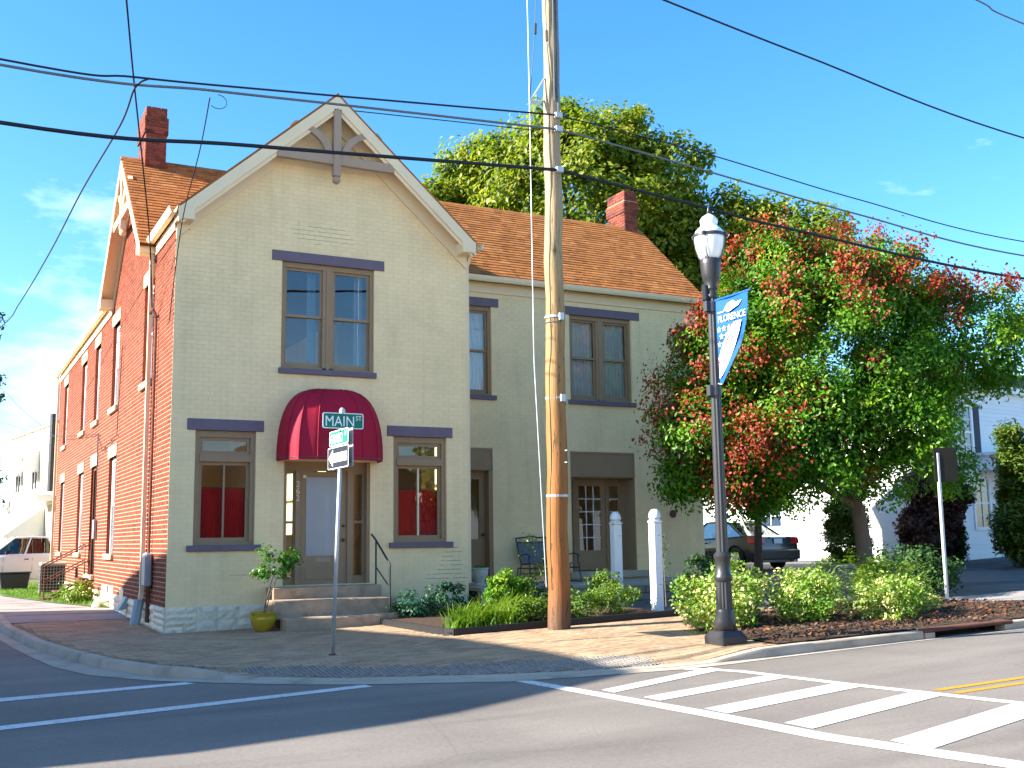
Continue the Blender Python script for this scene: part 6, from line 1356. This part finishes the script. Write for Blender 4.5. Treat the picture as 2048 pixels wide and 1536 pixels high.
M['weed'] = leafmat('weedy foliage', [(0, (.04, .1, .008)), (.5, (.11, .2, .012)), (.85, (.22, .28, .02)), (1, (.3, .16, .03))], .3)
M['blueleaf'] = leafmat('blue-green leaf', [(0, (.012, .06, .03)), (.6, (.03, .11, .05)), (1, (.08, .16, .06))], .25)
M['potleaf'] = leafmat('glossy pot shrub leaf', [(0, (.015, .08, .005)), (.6, (.05, .16, .01)), (1, (.22, .3, .08))], .3, .25)

# the red and green tree by the kerb
TB = np.array([14.22, -2.95, .36]); tree = thing('red_pod_tree', tuple(TB), 'broad green tree with rust red seed clusters behind the street lamp', 'tree')
def tl(l, f, z): return tuple(TB*np.array([1, 1, 0])+RTV*l+FWV*f+np.array([0, 0, z]))
lob = [((-.9, .2, 5.5), (2.7, 2.7, 2.1), 30), ((-3.7, -1.2, 3.5), (.95, .9, 1.0), 7), ((-3.3, -.8, 5.1), (.95, 1.1, 1.0), 6), ((-1.3, -.2, 7.35), (1.35, 1.4, 1.0), 9), ((.9, .1, 7.1), (1.5, 1.5, 1.1), 9), ((2.75, 0, 5.9), (1.3, 1.4, 1.3), 10), ((1.3, .2, 4.1), (1.2, 1.3, .95), 7), ((-1.5, -1.0, 3.3), (1.3, 1.1, .75), 6), ((-2.8, -1.2, 3.2), (.9, .9, .8), 5), ((-2.25, -.9, 2.5), (.35, .35, .55), 1.6), ((.5, -1.3, 3.7), (1.2, 1.0, .8), 5), ((-2.3, -.8, 6.4), (1.0, 1.0, 1.0), 5), ((1.8, -.6, 2.9), (.5, .6, .5), 1.6), ((.2, -.8, 2.75), (.6, .6, .5), 1.6), ((-1.0, -.9, 4.1), (1.7, 1.2, 1.0), 11), ((-.2, 0, 7.2), (1.5, 1.4, .9), 8), ((.9, -.8, 4.9), (1.4, 1.2, 1.0), 8), ((-2.3, -.9, 4.4), (1.1, 1.1, 1.0), 6), ((-2.9, -.9, 2.6), (.8, .7, .55), 3), ((-1.9, -1.2, 2.6), (.6, .6, .55), 2), ((-.9, -1.4, 2.8), (.7, .6, .5), 2), ((-3.9, -1.2, 2.7), (.5, .5, .6), 2)]
LW_ = [(tl(*c), r, w) for c, r, w in lob]
C1, D1, cen = crown(LW_, 1120, 145, .46)
leafmesh('crown', C1, .115, M['leafA'], tree, .5, .25, D1, droop=.25)
PC = []; PD = []
for (p, d), (c, r, w) in zip(cen, lob):
    for ci, di in zip(p, d):
        left = c[0] < -2.2; hi = ci[2] > 6.1
        pr_ = (.58 if hi else .08) if not left else .55
        if c[0] > 2 and hi: pr_ = .7
        side = np.dot(di, -FWV)
        if ci[2] < 5.6 and not left: pr_ = .09
        if rng.random() < pr_ and (di[2] > -.2) and side > -.6:
            k_ = int(rng.uniform(70, 170)); rr = rng.uniform(.22, .42); PC.append(ci+di*.3+rng.normal(size=(k_, 3))*rr*.5*np.array([1, 1, 1.15])); PD.append(np.repeat(di[None], k_, 0))
PC = np.concatenate(PC); PD = np.concatenate(PD)
leafmesh('seed_pods', PC, .085, M['pod'], tree, .75, .1, PD, fold=.45, droop=.5)
fk = tl(-.15, 0, 2.6); ends = [tuple(Vector(tl(*c))) for c, r, w in lob[:9]]
limbs(tuple(TB), fk, ends, .2, .13, M['bark'], tree, [tuple(TB-np.array([0, 0, .15])), tl(.05, 0, 1.0), tl(-.02, 0, 1.9), fk])
# big tree behind the house
BBt = np.array([20.4, 17.3, .6]); bt = thing('tall_tree', tuple(BBt), 'tall olive green tree rising behind the wing roof', 'tree')
def bl(l, f, z): return tuple(BBt*np.array([1, 1, 0])+RTV*l+FWV*f+np.array([0, 0, z]))
lob2 = [((-1, 0, 15.3), (5.2, 4.5, 3.9), 30), ((-7.0, 0, 14.9), (1.8, 1.8, 1.5), 7), ((-5.2, 0, 13.6), (2.4, 2.4, 2.0), 8), ((-4.5, 0, 16.7), (2.2, 2.2, 1.7), 8), ((-1.6, 0, 18.4), (1.9, 2, 1.5), 7), ((1.3, 0, 18.1), (1.9, 2, 1.5), 7), ((3.0, 0, 16.8), (1.6, 2, 1.8), 6), ((3.2, 0, 14.3), (1.7, 2, 1.8), 6), ((4.5, 0, 11.5), (2.0, 2, 1.8), 7), ((1.5, -1, 12), (3, 2.5, 2.5), 9), ((6.5, 0, 12.6), (1.8, 1.8, 1.4), 5), ((6, 0, 9.5), (2.4, 2.4, 2), 6), ((8.6, 0, 12.2), (1.6, 1.6, 1.3), 4), ((-7.2, 0, 11.6), (1.2, 1.4, 1.3), 3), ((7.5, 0, 10.2), (2.2, 2, 1.6), 5), ((5.4, 0, 14.2), (2.0, 2, 1.7), 6), ((7.3, 0, 14.2), (1.6, 1.6, 1.3), 5), ((9.3, 0, 14.3), (1.3, 1.3, .9), 3), ((9.2, 0, 12.8), (1.6, 1.6, 1.2), 4), ((-.8, -1, 10.5), (4, 2.5, 2.2), 8), ((-2.2, 0, 18.6-1.2), (1.0, 1.0, 1.0), 2)]
C2, D2, cen2 = crown([(bl(*c), r, w) for c, r, w in lob2], 1000, 130, .9)
leafmesh('crown', C2, .27, M['leafB'], bt, .55, .3, D2, droop=.2)
limbs(tuple(BBt), bl(0, 0, 8), [bl(*c) for c, r, w in lob2[:9]], .45, .3, M['barkd'], bt, [tuple(BBt-np.array([0, 0, .2])), bl(.1, 0, 4), bl(0, 0, 8)])
bt2 = thing('far_tree', (33.0, 24, .8), 'darker tree filling the gap behind the red-podded tree', 'tree')
C3, D3, _ = crown([((31.5, 22, 9), (4, 4, 4), 10), ((29, 22, 6.5), (3, 3, 3), 6), ((33.5, 22, 7), (3.4, 3.4, 3.4), 6)], 230, 80, 1.1)
leafmesh('crown', C3, .4, M['leafB'], bt2, .55, .3, D3); limbs((33, 24, .7), (32, 23, 6), [(31.5, 22, 9), (33, 22, 7.5)], .35, .2, M['barkd'], bt2)
# tree at the left edge
lt = thing('edge_tree', (-4, 50, .3), 'dark leafy tree at the far end of the side road', 'tree')
C4, D4, _ = crown([((-3.4, 51, 4.6), (3.0, 2.5, 3.6), 9), ((-2.3, 48, 14.3), (1.3, 1.3, .8), 1.6), ((-2.2, 48, 10.5), (1.6, 1.2, 1.0), 2), ((-3.5, 49, 12), (1.5, 1.5, 2.5), 3)], 150, 85, .8)
leafmesh('crown', C4, .34, M['leafD'], lt, .55, .3, D4); limbs((-4, 50, .2), (-4, 50, 5), [(-3.4, 50, 6.5), (-2.2, 48, 14.3), (-2.2, 48, 10.6)], .3, .18, M['barkd'], lt)

def shrub(name, label, cat, lobes, clumps, per, crad, size, m, group=None, asp=.55, stem=True, up_=.35, drp=0):
    c0 = lobes[0][0]; base = (c0[0], c0[1], G(c0[0], c0[1])); t = thing(name, base, label, cat, group)
    C, D, cn = crown(lobes, clumps, per, crad); C = C[C[:, 2] > base[2]-.02]; D = D[:len(C)]
    leafmesh('foliage', C, size, m, t, asp, up_, D, droop=drp)
    if stem:
        for (c, r, w) in lobes[:3]: k = MB(); k.tube([(base[0]+rng.normal()*.05, base[1]+rng.normal()*.05, base[2]-.03), tuple(np.array(base)*.4+np.array(c)*.6), tuple(c)], [.025, .018, .006], 6); k.build('stem', M['bark'], t)
    return t
gv = 'variegated bushes in the mulch bed'
shrub('variegated_bush', 'large cream-variegated bush left of the street lamp post', 'bush', [((7.15, -6.95, .62), (.72, .65, .5), 5), ((7.75, -6.45, .75), (.6, .6, .5), 4), ((6.95, -7.2, .42), (.5, .4, .32), 2)], 150, 50, .2, .075, M['leafV'], gv)
shrub('variegated_bush', 'cream-variegated bush just right of the street lamp post', 'bush', [((8.45, -7.4, .62), (.6, .55, .42), 5), ((8.95, -6.8, .6), (.5, .5, .4), 3)], 95, 50, .19, .072, M['leafV'], gv)
shrub('variegated_bush', 'low cream-variegated bush nearest the curb drain', 'bush', [((9.55, -8.0, .52), (.66, .55, .36), 5), ((10.3, -7.6, .52), (.6, .5, .36), 4), ((10.9, -7.3, .5), (.45, .4, .3), 2)], 120, 50, .18, .068, M['leafV'], gv)
shrub('feathery_bush', 'feathery green perennial between the variegated bushes and the trunk', 'bush', [((10.9, -6.0, .75), (1.1, .7, .5), 5), ((11.9, -5.9, .7), (.8, .6, .45), 4)], 110, 60, .22, .085, M['weed'], None, .25, True, .9)
shrub('dark_bush', 'dark green bush beside the tree trunk', 'bush', [((13.5, -4.9, .85), (.85, .8, .5), 5), ((14.1, -4.6, .75), (.7, .7, .45), 4)], 90, 60, .24, .09, M['leafD'], None)
shrub('round_juniper', 'round yellow-green juniper against the white house', 'bush', [((21.9, 5.3, 1.45), (.75, .7, .95), 6), ((21.7, 5.1, 2.3), (.6, .6, .75), 4), ((22.2, 5.2, 2.9), (.45, .45, .5), 2)], 200, 100, .26, .14, M['leafY'], None, .4, True, .9)
shrub('brown_bush', 'tall brown-purple bush before the white house corner', 'bush', [((23.2, 3.2, 1.6), (.9, .8, 1.1), 6), ((23.7, 3.0, 2.7), (.8, .7, .9), 4), ((23.0, 3.1, 3.0), (.5, .5, .6), 2)], 220, 110, .3, .14, M['leafBr'], None)
shrub('small_juniper', 'small dark cone juniper beside the white house wall', 'bush', [((23.75, 2.9, 1.25), (.4, .4, .7), 5), ((23.75, 2.9, 1.9), (.25, .25, .45), 2)], 120, 110, .2, .13, M['leafD'], None, .4, True, .9)
shrub('tall_arborvitae', 'tall dark arborvitae with sunlit yellow tip at the white house', 'evergreen', [((24.3, .5, 1.8), (.85, .85, 1.3), 8), ((24.35, .5, 3.0), (.7, .7, 1.1), 5), ((24.0, .65, 4.0), (.28, .28, .75), 2), ((24.65, .35, 3.5), (.35, .35, .8), 2)], 420, 110, .34, .17, M['leafY'], None, .35, True, .9)
# garden bed
def clump(x, y, n, h, lab, m='lily', w=.03, spread=.16, grp='daylily clumps in the garden bed'):
    z = G(x, y)+.07; t = thing('daylily', (x, y, z), lab, 'plant', grp); pts = [(x+rng.normal()*spread, y+rng.normal()*spread*.7, z) for _ in range(n)]
    blades('blades', pts, h, w, M[m], 1.05, 5, parent=t)
clump(4.35, -3.75, 260, .5, 'daylily clump at the front corner of the garden bed'); clump(4.75, -4.0, 220, .42, 'daylily clump second from the bed corner, against the edging'); clump(5.15, -3.55, 260, .6, 'daylily clump nearest the utility pole'); clump(4.1, -4.1, 160, .36, 'small daylily tuft at the edging corner')
gs = 'low plants in the garden bed'
def low(x, y, r, h, lab, m, n=40, size=.06, asp=.5, cat='plant', nm='bed_plant'):
    z = G(x, y)+.05; return shrub(nm, lab, cat, [((x, y, z+h*.5), (r, r*.8, h*.5), 4)], n, 45, .14, size, M[m], gs, asp)
low(4.25, -1.4, .38, .5, 'blue-green shrub below the right shop window', 'blueleaf', 26, .075); low(5.05, -1.2, .5, .58, 'blue-green shrub by the patio corner', 'blueleaf', 36, .075)
low(5.95, -1.9, .4, .85, 'leafy shrub just left behind the utility pole', 'leafA', 60, .09); low(5.6, -3.6, .45, .4, 'yellow-green ground plant left of the utility pole', 'weed', 45, .06); low(6.5, -3.6, .55, .45, 'yellow-green weeds right of the utility pole', 'weed', 60, .055); low(7.4, -3.4, .5, .55, 'rosy weeds before the farther white post', 'weed', 55, .055); low(7.0, -1.6, .55, 1.0, 'rose shrub before the glazed door', 'weed', 50, .06); low(8.0, -2.3, .35, .75, 'bright shrub between the two white posts', 'weed', 45, .06)
low(9.4, -3.5, .4, 1.0, 'dark shrub behind the variegated bushes', 'leafD', 50, .08)
# tall thin stems
t = thing('climbing_plant', (8.9, -2.9, .25), 'thin climbing stem with small leaves beside the nearer white post', 'plant'); k = MB(); k.tube([(8.95, -2.95, .25), (8.93, -2.95, 1.0), (8.9, -2.95, 1.62)], [.012, .008, .004], 5); k.build('stem', M['bark'], t)
zz = np.linspace(.7, 1.65, 60); leafmesh('leaves', np.stack([8.93+rng.normal(size=60)*.05, -2.95+rng.normal(size=60)*.05, zz], 1), .07, M['leafD'], t)
t = thing('rose_stem', (7.0, -1.9, .25), 'spindly rose canes with sparse leaves before the glazed door', 'plant')
for i in range(5): k = MB(); e = (7.0+rng.normal()*.35, -1.9+rng.normal()*.2, 1.3+rng.random()*.5); k.tube([(7, -1.9, .2), (7+(e[0]-7)*.4, -1.9, .8), e], [.012, .008, .004], 5); k.build('cane', M['bark'], t); leafmesh('leaves', np.stack([e[0]+rng.normal(size=26)*.12, e[1]+rng.normal(size=26)*.1, e[2]-rng.random(26)*.4], 1), .07, M['weed'], t)
# shrub in the pot
t = thing('pot_shrub', (1.56, -.92, .3), 'leaning leafy shrub growing in the yellow pot', 'plant')
k = MB(); k.tube([(1.55, -.92, .27), (1.62, -.9, .6), (1.74, -.86, .98)], [.014, .012, .009], 6); k.tube([(1.57, -.94, .27), (1.66, -.93, .62), (1.8, -.9, .95)], [.012, .01, .007], 6); k.build('stem', M['bark'], t)
C, D, _ = crown([((1.75, -.88, 1.18), (.36, .3, .3), 6), ((2.05, -.85, 1.28), (.2, .2, .16), 2), ((1.45, -.9, 1.05), (.2, .18, .16), 2), ((1.62, -.88, 1.42), (.16, .16, .12), 1)], 62, 13, .13); leafmesh('leaves', C, .085, M['potleaf'], t, .55, .3, D)
# green sprig in the urn, weeds at the side stairs
t = thing('urn_plant', (6.88, 1.1, .9), 'small green plant filling the pale urn', 'plant'); C, D = ell((6.88, 1.1, .97), (.15, .15, .06), 160); leafmesh('leaves', C, .05, M['leafA'], t, .5, .6, D)
shrub('weeds', 'weedy tuft at the foot of the rusty side stairs', 'plant', [((-.55, 9.2, .4), (.45, .6, .25), 4)], 30, 40, .15, .09, M['weed'])
# fallen leaves on the mulch
pts = []
while len(pts) < 420:
    p = (rng.uniform(6.4, 13.8), rng.uniform(-9.1, -5))
    if inside(p, MULCH): pts.append((p[0], p[1], G(*p)+.085))
lf = leafmesh('fallen_leaves', np.array(pts), .08, leafmat('dry leaf', [(0, (.12, .03, .01)), (.6, (.3, .09, .02)), (1, (.42, .22, .06))], .1, .7), None, .6, 1.5); tag(lf, 'dry red-brown leaves scattered on the mulch', 'fallen leaves', kind='stuff')

for (x, y, h, lab) in ((-9, -40, 8, 'unseen leafy tree added across the main road, first beside the brick gable'), (4.5, -39, 9.5, 'unseen leafy tree added across the main road between the two gables'), (24, -38, 8, 'unseen leafy tree added across the main road, last in the row')):  # out-of-view trees added so the lower panes reflect dark foliage
    t = thing('added_tree_across', (x, y, -.1), lab, 'tree', 'unseen trees added across the main road'); C, D, _ = crown([((x, y, h*.62), (3, 3, h*.36), 5)], 70, 60, 1.2); leafmesh('crown', C, .5, M['leafB'], t, .55, .3, D); k = MB(); k.tube([(x, y, -.2), (x, y, h*.6)], [.3, .15], 8); k.build('trunk', M['barkd'], t)

pts = []
while len(pts) < 5200:
    p = (rng.uniform(6.3, 13.9), rng.uniform(-9.15, -4.9))
    if inside(p, MULCH): pts.append((p[0], p[1], G(*p)+.05+.022*rng.random()+.02*min(1, segdist(p, MULCH+[MULCH[0]]))))
ch = leafmesh('bark_chips', np.array(pts), .075, leafmat('bark chip', [(0, (.03, .016, .01)), (.6, (.085, .045, .026)), (1, (.16, .1, .06))], .0, .9), None, .45, .8); tag(ch, 'loose dark bark chips covering the mulch bed', 'bark chips', kind='stuff')
# slender trunk between the lamp and the sedan
st = thing('slender_tree', (14.1, .4, .33), 'slender dark-stemmed young tree in front of the black sedan', 'tree'); C, D, _ = crown([((14.2, .3, 2.9), (.75, .7, .8), 4), ((14.0, .2, 3.8), (.9, .8, .7), 3)], 60, 80, .32); leafmesh('crown', C, .14, M['leafA'], st, .5, .3, D, droop=.3); limbs((14.1, .4, .25), (14.15, .35, 2.4), [(14.2, .3, 3.2), (14.0, .2, 3.9)], .11, .08, M['barkd'], st)
